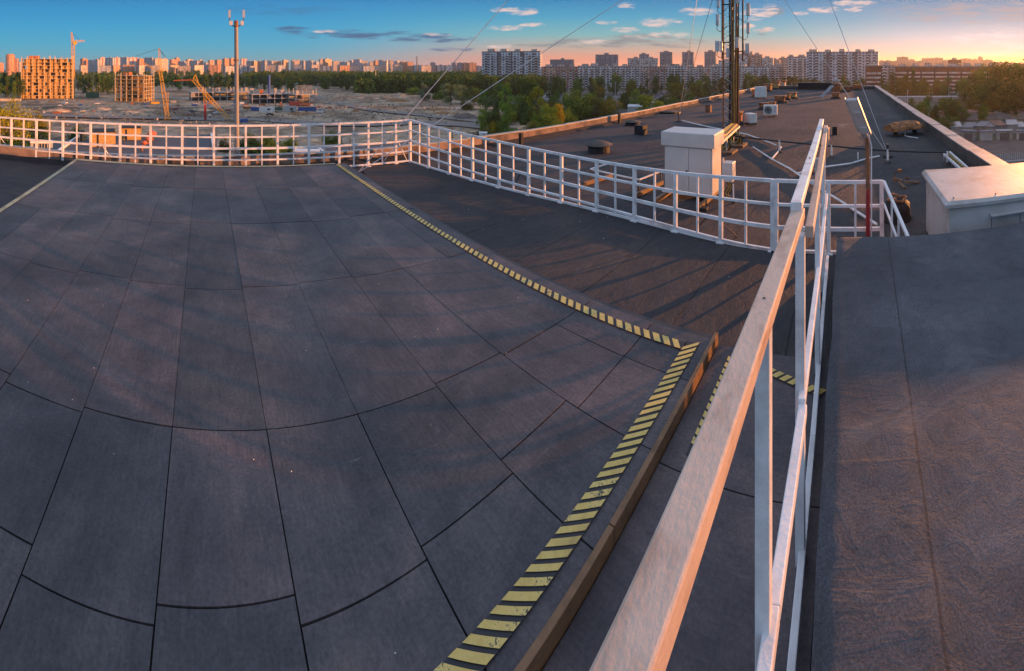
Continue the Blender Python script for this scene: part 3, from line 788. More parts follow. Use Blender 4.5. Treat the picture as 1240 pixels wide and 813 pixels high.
# ------------------------------------------------------------------ antenna mast, guys and cables
MX, MY = 12.18, 3.58
def mast():
    t = thing('lattice_mast', 'tall lattice antenna mast wrapped in cables, rising behind the cabinet', 'mast', (MX, MY, RZ))
    H = 10.6; s = .27
    leg = [(MX+s*cos(a), MY+s*sin(a)) for a in (radians(200), radians(320), radians(80))]
    for x, y in leg:
        m = MB(); m.tube((x, y, RZ), (x, y, H), .026, n=8); m.build('leg', M['rust'], t)
    m = MB(); z = RZ+.1; k = 0
    while z < H-.3:
        for i in range(3):
            p, q = leg[i], leg[(i+1) % 3]
            m.bar((*p, z), (*q, z+.15), .010); m.bar((*q, z+.15), (*p, z+.30), .010)
        z += .30
    m.build('lacing', M['galv'], t)
    for k in range(11):
        a = radians(150+22*k); r = .12+.035*(k % 3); x, y = MX-.04+r*cos(a)*.9, MY+r*sin(a)*1.0-.05
        m = MB(); m.path([(x+.015*sin(z*1.7+k), y+.015*cos(z*1.3+k), z) for z in [RZ+.25+.6*j for j in range(17)]], .018 if k % 2 else .024)
        m.build('feeder_cable', M['cableyel'] if k in (3, 6, 8, 9) else (M['rust'] if k in (4, 7) else M['cableblk']), t)
    m = MB(); m.box(MX-.35, MX+.35, MY-.35, MY+.35, RZ-.01, RZ+.07); m.build('base_plate', M['tar'], t, bevel=.01)
    # pipes that carry the antennas
    a = az_of(885); r = Vector((cos(a), -sin(a)))                 # along the horizon, to the right
    f = -Vector((sin(a), cos(a)))
    def pt(dx, z, df=0): return (MX+r.x*dx+f.x*df, MY+r.y*dx+f.y*df, z)
    for dx, z0 in ((-.27, 2.25), (.36, 2.2)):
        m = MB(); m.tube(pt(dx, z0, .12), pt(dx, 9.5, .12), .028, n=10); m.build('antenna_pipe', M['darksteel'], t)
    for z in (2.78, 2.50, 3.95, 5.2, 6.6):
        m = MB(); m.bar(pt(-.27 if z > 2.6 else 0, z, .06), pt(0 if z > 2.6 else .36, z, .06), .035); m.build('bracket', M['darksteel'], t)
    for dx, z, w, h, d in ((-.40, 3.85, .09, .40, .14), (-.42, 3.30, .10, .34, .14), (-.42, 2.50, .14, .32, .18), (-.30, 2.48, .07, .34, .12), (-.42, 4.6, .1, .4, .14),
                           (.52, 3.60, .11, .38, .14), (.52, 3.05, .10, .34, .14), (.50, 2.42, .13, .32, .16), (.50, 4.4, .11, .4, .14),
                           (.20, 3.95, .12, .40, .12), (.18, 2.60, .10, .34, .12), (-.10, 2.30, .11, .30, .12)):
        m = MB(); c = Vector(pt(dx, z, .14)); Mx = Matrix.Translation(c) @ Matrix.Rotation(-a, 4, 'Z')
        m.box(-w/2, w/2, -d/2, d/2, 0, h, Mx); o = m.build('radio_unit', M['lampglass'] if dx > -.3 else M['galv'], t, bevel=.012)
        if abs(dx) > .3:
            x2 = dx*.66; m = MB()
            m.path([pt(dx, z, .14), pt(dx-.02, z-.12, .16), pt((dx+x2)/2, z-.20, .14), pt(x2, z-.16, .10), pt(x2*.5, z-.02, .06)], .010)
            m.build('jumper_cable', M['cableblk'], t)
mast()
def wire(name, label, a, b, r=.012, mt=None, sag=0.0, n=10):
    m = MB(); a, b = Vector(a), Vector(b)
    m.path([a+(b-a)*(i/n)+Vector((0, 0, -sag*4*(i/n)*(1-i/n))) for i in range(n+1)], r, 5)
    return one(m, name, mt or M['galv'], label, 'guy wire', 'guy wires that steady the mast', loc=a)
def guy_z(anchor, px, py=0):
    """height on the mast at which a guy from anchor crosses the sight line through (px, py)"""
    a = az_of(px); dx, dy = MX-anchor.x, MY-anchor.y
    t = (cos(a)*anchor.x-sin(a)*anchor.y)/(sin(a)*dy-cos(a)*dx)
    q = (anchor.x+dx*t, anchor.y+dy*t); D = hypot(*q)
    return RZ+(CZ-RZ+(YH-py)/F*D)/t
for anc, pxs, nm in ((G(434, 212), (617, 755), 'the deck corner'), (G(822, 145), (844, 863), 'the left parapet'), (G(1073, 184), (1004, 950), 'the right side of the roof')):
    for k, px in enumerate(pxs):
        z = guy_z(anc, px)
        o = Vector((.06*k, .05*k, .06))
        wire('guy_wire', '%s guy wire running from the mast down to %s' % ('upper' if z > 8 else 'lower', nm), anc+o, (MX, MY, z), .009)
def anchor_post(p, label, h=.35):
    t = thing('guy_anchor', label, 'anchor', p)
    m = MB(); m.tube(p, p+Vector((0, 0, h)), .022); m.build('post', M['darksteel'], t)
    m = MB(); m.box(p.x-.11, p.x+.11, p.y-.11, p.y+.11, RZ-.01, RZ+.035); m.build('foot', M['tar'], t)
    m = MB(); m.box(p.x-.05, p.x+.12, p.y-.03, p.y+.03, p.z+h-.05, p.z+h+.01); m.build('shackle', M['darksteel'], t)
anchor_post(G(434, 212), 'dark guy anchor beside the far right corner of the deck', .06)
anchor_post(G(822, 148), 'dark guy anchor post near the left parapet beyond the cabinet', .4)
anchor_post(G(1075, 190), 'guy anchor post on the roof right of the brown post', .3)

def cable_tray():
    t = thing('cable_tray', 'bundle of yellow and black cables on a tray from the cabinet to the mast', 'cable tray', (9.5, 3, 0))
    a, b = Vector((6.9, 2.55, .55)), Vector((MX-.35, MY-.2, .28))
    for k in range(8):
        o = Vector((0, -.14+.035*k, .03*(k % 2))); m = MB()
        m.path([a+o, a+o+Vector((.6, .1, .02)), (a+b)/2+o+Vector((0, 0, -.04)), b+o*.8], .020); m.build('cable', M['cableyel'] if k % 3 else M['cableblk'], t)
    for s in (-.17, .16):
        m = MB(); m.bar(a+Vector((0, s, -.04)), b+Vector((0, s, -.04)), .02, .05); m.build('side_rail', M['galv'], t)
    for f in (.3, .65, .95):
        p = a+(b-a)*f; m = MB(); m.bar((p.x, p.y, p.z-.05), (p.x, p.y, RZ), .035); m.build('leg', M['galv'], t)
cable_tray()
def cable_coil(p, label, mt, r=.22):
    t = thing('cable_coil', label, 'cable', p)
    for k in range(4):
        m = MB(); c = Vector(p)+Vector((.02*k, .04*k, .16+.02*k)); tilt = .5+.2*k; n = 22
        m.path([c+Vector((r*cos(a)*.6, r*cos(a)*.8, r*sin(a)*.7)) for a in [2*pi*i/n for i in range(n+1)]], .020); m.build('loop', mt if k % 2 else M['cableblk'], t)
    m = MB(); m.box(p[0]-.35, p[0]+.2, p[1]-.25, p[1]+.25, RZ-.01, RZ+.06); m.build('pad', M['wood'], t, bevel=.01)
cable_coil(G(893, 176), 'coils of yellow and black cable lying right of the mast foot', M['cableyel'])
cable_coil(G(880, 184), 'cable coil on a wooden pad in front of the mast foot', M['cableyel'], .16)

def pole_line(name, label, pts, r, mt, posts=(), z=RZ+.02, cat='cable', feet=None):
    t = thing(name, label, cat, pts[0])
    m = MB(); m.path(pts, r, 7); m.build('run', mt, t)
    for p in posts:
        m = MB(); m.tube((p.x, p.y, RZ-.01), (p.x, p.y, p.z+.02), .026, n=8); q = m.build('post', M['white'], t)
        m = MB(); m.lathe([(.085, -.01), (.07, .04), (.03, .06)], (p.x, p.y, RZ), 10); m.build('foot', M['parapet'], q)
    return t
def GP(px, py, z): return G(px, py, z)
run = [GP(890, 165, .12), GP(944, 171, .10), GP(1007, 177, .08), GP(1040, 180, .08), GP(1075, 182.5, .08), GP(1112, 184, .08), GP(1147, 184.5, .08)]
pole_line('raised_conduit', 'dark raised conduit on short white posts crossing the roof from the mast to the right', run, .022, M['cableblk'], [run[1], run[2], run[4], run[6]], cat='conduit')
E1 = lambda *q: [G(a, b, RZ+.04) for a, b in q]
pole_line('white_cable', 'white cable lying across the roof from behind the cabinet to the raised conduit', E1((826, 146), (850, 152), (880, 158), (905, 163), (925, 170), (940, 176)), .022, M['white'])
pole_line('white_cable', 'white cable slanting across the roof between the mast foot and the end railing', E1((912, 178), (935, 193), (956, 204), (975, 217), (1020, 245), (1062, 272)), .020, M['white'])
pole_line('white_cable', 'short white cable joining two others beside the mast', E1((946, 178), (942, 184), (935, 192)), .020, M['white'])
pole_line('white_cable', 'white cable curving from the near railing behind the brown post to a dark puddle', E1((966, 210), (1000, 202), (1030, 198), (1050, 192), (1065, 189)), .018, M['white'])
pole_line('white_pipe', 'thin white pipe stub standing behind the brown post', [G(1039, 193, RZ), G(1039, 193, RZ)+Vector((0, 0, .17))], .018, M['white'], cat='pipe')

# ------------------------------------------------------------------ flood lamp on the brown post
def flood_lamp():
    p = P(1051, 4.66); x, y = p.x, p.y
    t = thing('post_lamp', 'rusty brown post with a flat rectangular street-lamp head tilted at its top', 'lamp', (x, y, RZ))
    m = MB(); m.tube((x, y, RZ), (x-.01, y, .62), .026, .024, n=12); m.build('lower_post', M['redpaint'], t)
    m = MB(); m.tube((x-.01, y, .62), (x, y+.01, 1.22), .025, .022, n=12); m.build('upper_post', M['rust'], t)
    m = MB(); m.path([(x-.01, y-.035, RZ), (x-.02, y-.04, .4), (x-.015, y-.038, .85), (x-.01, y-.04, 1.1), (x-.03, y-.01, 1.24), (x, y+.02, 1.20)], .008); m.build('cable', M['white'], t)
    top = P(1031, 4.30, 2-38*4.3/F); bot = P(1047, 4.55, 2-79*4.55/F)
    d = (top-bot).normalized(); r = Vector((cos(az_of(1040)), -sin(az_of(1040)), .05)).normalized(); n = d.cross(r).normalized()
    Mx = Matrix((( r.x, n.x, d.x, bot.x), (r.y, n.y, d.y, bot.y), (r.z, n.z, d.z, bot.z), (0, 0, 0, 1)))
    L = (top-bot).length
    m = MB(); m.box(-.062, .062, -.022, .022, 0, L, Mx); m.build('lamp_head', M['lampglass'], t, bevel=.010)
    for s in (-.066, .066):
        m = MB(); m.box(s-.005, s+.005, -.024, .024, -.01, L+.01, Mx); m.build('edge_frame', M['lampglass'], t)
    for z0, z1, w in ((L*.62, L*.68, .05), (.02, .11, .055)):
        m = MB(); m.box(-.02, w, -.036, -.02, z0, z1, Mx); m.build('clamp', M['cabpaint'], t, bevel=.004)
        m = MB(); m.box(-.02, w, .02, .036, z0, z1, Mx); m.build('clamp', M['cabpaint'], t, bevel=.004)
    m = MB(); m.bar(bot+Vector((0, 0, .02)), (x, y, 1.20), .03); m.build('arm', M['galv'], t)
flood_lamp()

# ------------------------------------------------------------------ things lying on the far roof
def vent_cap(px, py, w, h, label, capped=True, mt=None):
    p = G(px, py); t = thing('roof_vent', label, 'roof vent', p, 'squat vents near the left parapet')
    m = MB(); m.lathe([(w*.40, -.02), (w*.37, h*.6)], p, 18); m.build('shaft', mt or M['tar'], t)
    if capped:
        m = MB(); prof = [(w*.46, h*.58), (w*.5, h*.66), (w*.33, h*.85), (w*.1, h), (.01, h*1.01)]
        m.lathe(prof, p, 18); m.build('cap', M['parapet'], t)
vent_cap(725, 184, .74, .30, 'wide round tar-black vent with a bent cap beyond the side railing')
vent_cap(766, 151.5, .70, .20, 'low round dark vent just inside the left parapet')
vent_cap(811, 137, .9, .12, 'flat dark vent low on the roof beside the left parapet', mt=M['tar'])
def stub(px, py, w, h, label, mt='tar', name='roof_stub'):
    p = G(px, py); t = thing(name, label, 'vent stub', p)
    m = MB(); m.box(p.x-w/2, p.x+w/2, p.y-w/2, p.y+w/2, RZ-.01, RZ+h); m.build('shaft', M[mt], t, bevel=.01)
    m = MB(); m.box(p.x-w*.53, p.x+w*.53, p.y-w*.53, p.y+w*.53, RZ+h+.003, RZ+h+.04); m.build('slab', M['tar'], t)
stub(776, 163, .32, .27, 'small square tar-black vent stub between the round vent and the cabinet')
stub(631, 176, .10, .3, 'narrow dark stub against the left parapet, left of the round vent')
stub(750, 149.5, .09, .36, 'slim dark pipe stub against the left parapet')
stub(1011, 163, .17, .22, 'dark squat stub behind the lamp head')
stub(858, 136, .25, .32, 'thin rusty stub left of the mast', 'rust')
def ac_unit(px, py, w, h, d, rz, label, fan=True):
    p = G(px, py); t = thing('ac_unit', label, 'air conditioner', p, 'air conditioners on the roof', rz=rz)
    m = MB(); m.box(-d/2, d/2, -w/2, w/2, .08, .08+h); m.build('casing', M['acwhite'], t, bevel=.015)
    for s in (-1, 1):
        m = MB(); m.box(-d/2, d/2, s*w*.36-.02, s*w*.36+.02, 0, .078); m.build('foot', M['wood'], t)
    if fan:
        m = MB(); m.tube((-d/2-.012, w*.16, .08+h/2), (-d/2+.004, w*.16, .08+h/2), h*.40, n=24); g = m.build('fan_guard', M['darksteel'], t)
        for r in (.36, .26, .16): m = MB(); m.path([(-d/2-.016, w*.16+h*r*cos(a), .08+h/2+h*r*sin(a)) for a in [2*pi*i/20 for i in range(21)]], .005, 4); m.build('grille_ring', M['acwhite'], g)
        m = MB(); m.box(-d/2-.006, -d/2+.002, -w*.40, -w*.30, .2, .08+h*.9); m.build('side_louvre', M['galv'], t)
ac_unit(933, 141, .62, .44, .28, radians(8), 'white air conditioner with round fan grille facing the camera, beyond the mast')
ac_unit(909, 151, .42, .36, .30, radians(-38), 'white air conditioner turned sideways just right of the mast', False)
ac_unit(921, 119, .8, .75, .5, radians(20), 'pale air conditioner standing with vents far beyond the mast', False)
ac_unit(1073.5, 127, .36, .42, .3, 0, 'small white box unit beside the right parapet', False)
def chimney(px, py, w, h, label, mt='brick', n=2, cap=True):
    p = G(px, py); t = thing('vent_chimney', label, 'chimney', p, 'brick vent chimneys on the roof')
    m = MB(); m.box(p.x-w*.5, p.x+w*.5, p.y-w*.5, p.y+w*.5, RZ-.01, RZ+h*.72); m.build('shaft', M[mt], t, bevel=.008)
    for sx in (-1, 1):
        for sy in (-1, 1):
            m = MB(); m.box(p.x+sx*w*.42-.04, p.x+sx*w*.42+.04, p.y+sy*w*.42-.04, p.y+sy*w*.42+.04, RZ+h*.72, RZ+h*.9); m.build('cap_post', M['rust'], t)
    if cap:
        m = MB(); m.box(p.x-w*.6, p.x+w*.6, p.y-w*.6, p.y+w*.6, RZ+h*.9, RZ+h); m.build('cap_slab', M['rust'], t, bevel=.006)
    m = MB(); m.lathe([(w*.95, -.012), (w*.8, .05), (w*.52, .16)], p, 10); m.build('tar_skirt', M['tar'], t)
for px, py, w, h, l, mt in ((891, 151, .42, .52, 'rusty brick vent chimney immediately right of the mast', 'brick'),
        (925, 132.5, .42, .36, 'rusty brick chimney behind the left end of the fan air conditioner', 'brick'),
        (935, 131.5, .34, .36, 'small brick chimney behind the fan air conditioner', 'brickyel'),
        (945, 124.5, .60, .45, 'square rusty chimney with tar skirt beyond the fan air conditioner', 'brick'),
        (953, 121, .4, .35, 'broken brick chimney beside another with tar skirt', 'brick'),
        (959, 119.5, .6, .45, 'sunlit brick chimney, rightmost of the left group', 'brickyel'),
        (916, 117.5, .5, .55, 'rust-topped chimney left of the far pale air conditioner', 'brick'),
        (929.5, 110.5, .7, .7, 'far brick chimney, middle of the far left row', 'brick'),
        (939, 107.8, .8, .75, 'far brick chimney second from the end of the far left row', 'brickyel'),
        (946, 106.8, .9, .85, 'white-capped far chimney, last of the far left row', 'conc'),
        (1013, 112.5, .7, .8, 'brick chimney in the middle cluster under the white dish', 'brick'),
        (1018, 111, .6, .75, 'sunlit brick chimney at the right of the middle cluster', 'brickyel'),
        (1012, 119.5, .5, .45, 'broken brick chimney with a large tar skirt below the middle cluster', 'brick'),
        (1038, 109, .9, .55, 'low chimney near the far right corner of the roof', 'brick'),
        (1027, 111.2, .45, .45, 'little dark chimney right of the middle cluster', 'brick')):
    chimney(px, py, w, h, l, mt)
def leaning_slab():
    p = G(1004, 117.5); t = thing('metal_sheet', 'grey sheet panel leaning against the middle chimney cluster', 'panel', p)
    m = MB(); r = Vector((0, -1, 0))
    m.bar(p+Vector((-.5, .55, 0)), p+Vector((.25, -.25, .85)), .45, .04); m.build('sheet', M['concd'], t)
leaning_slab()
def dish():
    p = G(1014, 108); t = thing('satellite_dish', 'white dish on top of the middle chimney cluster', 'dish', p)
    m = MB(); m.tube(p, p+Vector((0, 0, .75)), .04); m.build('post', M['galv'], t)
    m = MB(); m.lathe([(.02, .78), (.28, .84), (.42, .98), (.43, .99), (.28, .865), (.02, .80)], p, 16); m.build('reflector', M['white'], t)
dish()
def tar_mound(px, py, w, h, label):
    p = G(px, py); t = thing('vent_mound', label, 'roof vent', p)
    vs, fs = [], []; n, k = 22, 8
    for j in range(k+1):
        for i in range(n):
            a = 2*pi*i/n; f = j/k; q = Vector((cos(a), sin(a), f*2))
            r = w/2*(1-.25*f**2)*(1+.16*noise.noise(q*1.6+Vector((px, 0, 0)))) if f < .99 else .02
            if f > .85 and f < .99: r *= .75
            z = h*min(1, f*1.15)*(1+.12*noise.noise(q*2.3))
            vs.append(p+Vector((r*cos(a), r*sin(a), z-.02)))
    for j in range(k):
        for i in range(n): fs.append((j*n+i, j*n+(i+1) % n, (j+1)*n+(i+1) % n, (j+1)*n+i))
    m = MB(); m.add(vs, fs); m.build('tarred_body', M['tar'], t, smooth=True)
    m = MB(); m.path([p+Vector((w*.34*cos(a), w*.3*sin(a), h*1.04+.02*sin(3*a))) for a in [2*pi*i/14 for i in range(15)]], .02, 5); m.build('rim', M['rust'], t)
tar_mound(1086, 266, .42, .30, 'rounded tar-black vent mound with a rusty rim behind the end railing')
def barrel():
    t = thing('rusty_canopy', 'rusty curved sheet-metal duct lying across the roof near the right parapet', 'duct', G(1100, 165))
    c = G(1096, 163, RZ); ax = (G(1118, 160, RZ)-G(1070, 166, RZ)); ax.z = 0; L = 1.30; ax = ax.normalized()
    side_ = Vector((-ax.y, ax.x, 0)); m = MB(); n = 14; rings = []
    secs = [0, .12, .14, .45, .47, .74, .76, .9, 1.0]
    rad = [.17, .19, .20, .21, .22, .22, .21, .17, .10]
    for f, r in zip(secs, rad):
        ce = c+ax*(L*(f-.5))+Vector((0, 0, .10+r*.55)); rings.append([ce+side_*r*1.9*cos(2*pi*k/n)*(1+.08*math.sin(9*f+k))+Vector((0, 0, r*(1.05 if k < n/2 else .25)*sin(2*pi*k/n)*(1+.10*math.sin(7*f+2*k)))) for k in range(n)])
    vs = [v for g in rings for v in g]; fs = [(i*n+k, i*n+(k+1) % n, (i+1)*n+(k+1) % n, (i+1)*n+k) for i in range(len(rings)-1) for k in range(n)]
    fs += [tuple(range(n))[::-1], tuple(range((len(rings)-1)*n, len(rings)*n))]
    m.add(vs, fs); m.build('shell', M['oldrust'], t, smooth=False)
    m = MB(); m.bar(c+ax*L*.45+Vector((0, 0, .27)), c+ax*L*1.02+Vector((0, -.02, .33)), .05); m.build('bar', M['rust'], t)
    m = MB(); q = c-ax*L*.05-side_*.1
    m.path([q+Vector((0, 0, .1)), q+Vector((-.25, .05, .02)), q+Vector((-.5, -.1, .02)), q+Vector((-.7, -.3, .02))], .015); m.build('loose_cable', M['white'], t)
    for f in (-.3, .3):
        m = MB(); q = c+ax*L*f; m.box(q.x-.1, q.x+.1, q.y-.06, q.y+.06, RZ, RZ+.13); m.build('support', M['tar'], t)
barrel()
def ladder():
    t = thing('ladder', 'short yellow-lit ladder lying on the roof above the white vent housing', 'ladder', G(1155, 195))
    a0, a1 = G(1143, 187, RZ+.16), G(1163, 205, RZ+.16); b0, b1 = G(1150, 184.5, RZ+.2), G(1172, 204, RZ+.2)
    for p, q in ((a0, a1), (b0, b1)):
        m = MB(); m.bar(p, q, .035, .05); m.build('stile', M['white'], t)
    for k in range(9):
        f = (k+.5)/9; m = MB(); m.bar(a0+(a1-a0)*f, b0+(b1-b0)*f, .02); m.build('rung', M['cableyel'], t)  # yellow of the low sun put into the rung colour
    for q in (a0, a1, b1):
        m = MB(); m.bar(q, (q.x, q.y, RZ), .02); m.build('leg', M['galv'], t)
ladder()
def debris():
    specs = [((1079, 232), (1081, 206), 'bent rusty rod with a hooked top standing in roof debris', 'rust', .02, .12),]
    p = G(1083, 222); t = thing('bent_rod', 'bent rusty rod standing among the debris behind the end railing', 'rod', p)
    m = MB(); m.path([p, p+Vector((0, .01, .12)), p+Vector((0, -.03, .22)), p+Vector((.02, -.10, .23))], .014); m.build('rod', M['rust'], t)
    m = MB(); m.box(p.x-.03, p.x+.05, p.y-.14, p.y-.07, .0, .06); m.build('head', M['rust'], t)
    rng = random.Random(4)
    for k, (px, py, L, a, mt, lab) in enumerate(((1104, 222, .30, 1.9, 'wood', 'sunlit splintered plank in the debris behind the end railing'), (1092, 226, .22, .4, 'wood', 'dark short stick lying in the debris'),
                                              (1087, 219, .18, 1.2, 'rust', 'rusty scrap lying left in the debris'), (1098, 217, .16, 2.5, 'rust', 'small rusty scrap lying right in the debris'),
                                              (985, 208, .16, .2, 'brick', 'broken brick lying behind the near railing'), (1000, 240, .12, .9, 'rust', 'small rusty scrap by the end railing'))):
        p = G(px, py, RZ+.02); u = Vector((cos(a), sin(a), 0))*L/2
        m = MB(); m.bar(p-u, p+u+Vector((0, 0, .05)), .05, .03); one(m, 'scrap', M[mt], lab, 'scrap', 'scraps on the roof', loc=p)
debris()
def pebbles():
    rng = random.Random(8); m = MB()
    for k in range(190):
        x = rng.uniform(2.9, 12) if k % 3 else rng.uniform(-3, 2.6); y = rng.uniform(-2.2, 8.3) if k % 3 else rng.uniform(1.2, 8)
        if x > 2.9 and x < 3.95 and y < .2: continue
        z = RZ+.012 if x > 2.9 else .008
        s = rng.uniform(.002, .008) if x > 2.9 else rng.uniform(.0015, .004); c = Vector((x, y, z))
        m.add([c+Vector((s, 0, 0)), c+Vector((0, s, 0)), c+Vector((-s, 0, 0)), c+Vector((0, -s, 0)), c+Vector((0, 0, s)), c-Vector((0, 0, s))],
              [(0, 1, 4), (1, 2, 4), (2, 3, 4), (3, 0, 4), (1, 0, 5), (2, 1, 5), (3, 2, 5), (0, 3, 5)])
    tag(m.build('grit', M['acwhite']), 'scattered pale grit and small stones on deck and roof', 'grit', kind='stuff')
pebbles()

# ================================================================== the land beyond the roof
def pol(px, D, z=GZ): return P(px, D, z)
def GG(px, py, z=GZ): return G(px, py, z)
def build_ground():
    m = MB(); n = 72
    rings = [0, 60, 140, 300, 600, 1200, 2500, 6000]
    vs = [(0, 0, GZ)]+[(r*cos(2*pi*k/n), r*sin(2*pi*k/n), GZ) for r in rings[1:] for k in range(n)]
    fs = [(0, 1+k, 1+(k+1) % n) for k in range(n)]
    for i in range(len(rings)-2):
        a, b = 1+i*n, 1+(i+1)*n
        fs += [(a+k, b+k, b+(k+1) % n, a+(k+1) % n) for k in range(n)]
    m.add(vs, fs)
    tag(m.build('ground', mat('ground_grass', (.055, .062, .035), .95, var=.5, scale=.03, col2=(.10, .085, .06), detail=10)), kind='structure')
build_ground()

def dirt_material():
    m = bpy.data.materials.new('churned_earth'); m.use_nodes = True; N = NT(m.node_tree)
    tc = N.n('ShaderNodeTexCoord').outputs['Object']
    a = N.n('ShaderNodeTexNoise', i={'Vector': tc, 'Scale': .022, 'Detail': 8.0, 'Roughness': .68})
    b = N.n('ShaderNodeTexNoise', i={'Vector': tc, 'Scale': .25, 'Detail': 8.0, 'Roughness': .75})
    g = N.n('ShaderNodeTexNoise', i={'Vector': N.n('ShaderNodeMapping', i={'Vector': tc, 'Location': (90, 40, 0)}).outputs[0], 'Scale': .03, 'Detail': 7.0, 'Roughness': .7})
    c = N.ramp(a.outputs[0], [(.3, (.075, .055, .04)), (.44, (.21, .155, .105)), (.54, (.37, .30, .225)), (.64, (.38, .24, .12))])
    c = N.mix(.85, c, N.ramp(b.outputs[0], [(.34, (.40, .38, .37)), (.5, (.9, .9, .9)), (.64, (1.8, 1.7, 1.6))]), 'MULTIPLY')
    c = N.mix(N.m('MULTIPLY', N.step(g.outputs[0], .60, .66), .85), c, (.05, .07, .025, 1))
    p = N.n('ShaderNodeBsdfPrincipled', i={'Base Color': c, 'Roughness': .95, 'Specular IOR Level': .2})
    N.n('ShaderNodeOutputMaterial', i={'Surface': p.outputs[0]})
    return m
M['dirt'] = dirt_material()
M['sand'] = mat('sandy_heap', (.26, .15, .075), .95, var=.4, scale=.6)
M['darkheap'] = mat('dark_heap', (.12, .10, .09), .95, var=.5, scale=.6)
M['road'] = mat('dusty_road', (.21, .19, .175), .95, var=.3, scale=.12)
def build_lot():
    """the building site: churned earth with real relief, gridded outwards in bearing and distance"""
    far = [(-150, 440), (0, 440), (100, 560), (180, 640), (300, 700), (380, 720), (440, 690), (500, 500), (560, 360), (600, 290), (640, 240), (690, 190)]
    near = 95
    def fard(px):
        for (a, da), (b, db) in zip(far, far[1:]):
            if a <= px <= b: return da+(db-da)*(px-a)/(b-a)
        return far[-1][1]
    nu, nv = 300, 130; vs, fs = [], []
    for j in range(nv+1):
        for i in range(nu+1):
            px = -150+840*i/nu; D1 = fard(px); D = near*(D1/near)**(j/nv)
            p = pol(px, D)
            q = Vector((p.x, p.y, 0))
            big = noise.noise(q*.012+Vector((3, 1, 0))); rid = 1-abs(noise.noise(q*.03+Vector((9, 3, 2))))*2
            h = .25+.5*big+.25*max(0, rid)
            # belt of heaped rubble in front of the two unfinished blocks and beyond the road
            b1 = math.exp(-((D-275)/22)**2)*(px < 330)*min(1, max(0, (330-px)/60))
            b2 = math.exp(-((D-385)/48)**2)*min(1, max(0, (px-385)/25))*min(1, max(0, (545-px)/30))
            h += (b1*1.6+b2*3.4)*(.45+.9*abs(noise.noise(q*.11))+.5*abs(noise.noise(q*.3)))
            h += .22*noise.noise(q*.22)
            e = min(1, j/4, (nv-j)/4)
            vs.append((p.x, p.y, GZ+.06+max(0, h)*e))
    for j in range(nv):
        for i in range(nu):
            a = j*(nu+1)+i; fs.append((a, a+nu+1, a+nu+2, a+1))
    m = MB(); m.add(vs, fs); tag(m.build('dirt_lot', M['dirt'], smooth=True), kind='structure')
    # haul roads of packed pale dust, a little above the churned soil
    def road(name, pts, w):
        mm = MB(); L = []
        for k, (px, D) in enumerate(pts):
            p = pol(px, D, 0); q = pol(*pts[min(k+1, len(pts)-1)], 0)-pol(*pts[max(k-1, 0)], 0); n_ = Vector((-q.y, q.x, 0)).normalized()*w/2*(1+.2*math.sin(k*2.1))
            L.append((p-n_+Vector((0, 0, GZ+1.05)), p+n_+Vector((0, 0, GZ+1.05))))
        v = [x for a in L for x in a]
        mm.add(v, [(2*k, 2*k+1, 2*k+3, 2*k+2) for k in range(len(L)-1)]); tag(mm.build(name, M['road']), kind='structure')
    road('dirt_road', [(-60, 232), (40, 236), (120, 226), (200, 222), (250, 216), (310, 214), (350, 206), (400, 196), (450, 195), (505, 202), (560, 196), (620, 180)], 12)
    road('dirt_road', [(620, 196), (560, 216), (505, 236), (450, 262), (420, 300), (396, 345), (372, 420)], 9)
build_lot()
def heap(px, D, w, h, mt, label, L=None):
    p = pol(px, D); vs, fs = [], []; n, k = 26, 9
    for j in range(k+1):
        for i in range(n):
            a = 2*pi*i/n; f = j/k
            r = (1-f)*(1+.25*noise.noise(Vector((cos(a)*1.5, sin(a)*1.5, px))))+.01
            z = h*(1-(1-f)**1.7)*(1+.2*noise.noise(Vector((cos(a)*2*(1-f), sin(a)*2*(1-f), px+3))))
            u = Vector((cos(az_of(px)), -sin(az_of(px)), 0)); v = Vector((-u.y, u.x, 0))
            vs.append(p+u*(r*w/2*cos(a))+v*(r*(L or w)/2*sin(a))+Vector((0, 0, z)))
    for j in range(k):
        for i in range(n): fs.append((j*n+i, j*n+(i+1) % n, (j+1)*n+(i+1) % n, (j+1)*n+i))
    m = MB(); m.add(vs, fs); one(m, 'earth_heap', mt, label, 'earth heap', 'heaps on the building site', loc=p, smooth=True)
heap(563, 222, 17, 3.6, M['darkheap'], 'dark conical spoil heap at the right of the dirt lot')
heap(540, 243, 22, 1.9, M['sand'], 'sandy orange bank left of the dark spoil heap', 9)
heap(528, 268, 26, 1.8, M['sand'], 'long low sandy bank behind the dark spoil heap', 10)
heap(431, 258, 6, 2.4, M['sand'], 'small sandy mound beside the haul road')
heap(368, 242, 24, 1.6, M['sand'], 'flat sandy bank in front of the containers', 9)
heap(120, 262, 30, 3.2, M['dirt'], 'broad pale rubble bank left of the leaning crane', 14)
heap(70, 255, 24, 3.0, M['dirt'], 'pale rubble bank in front of the tall unfinished block', 12)
heap(240, 260, 26, 2.6, M['dirt'], 'rubble bank right of the leaning crane', 14)
heap(155, 250, 30, 2.4, M['dirt'], 'rubble bank in front of the smaller unfinished block', 10)
heap(480, 330, 26, 3.5, M['sand'], 'sandy heap in the rubble field left of the blue containers', 12)
heap(450, 345, 24, 3.5, M['dirt'], 'rough heap in the middle of the rubble field', 12)

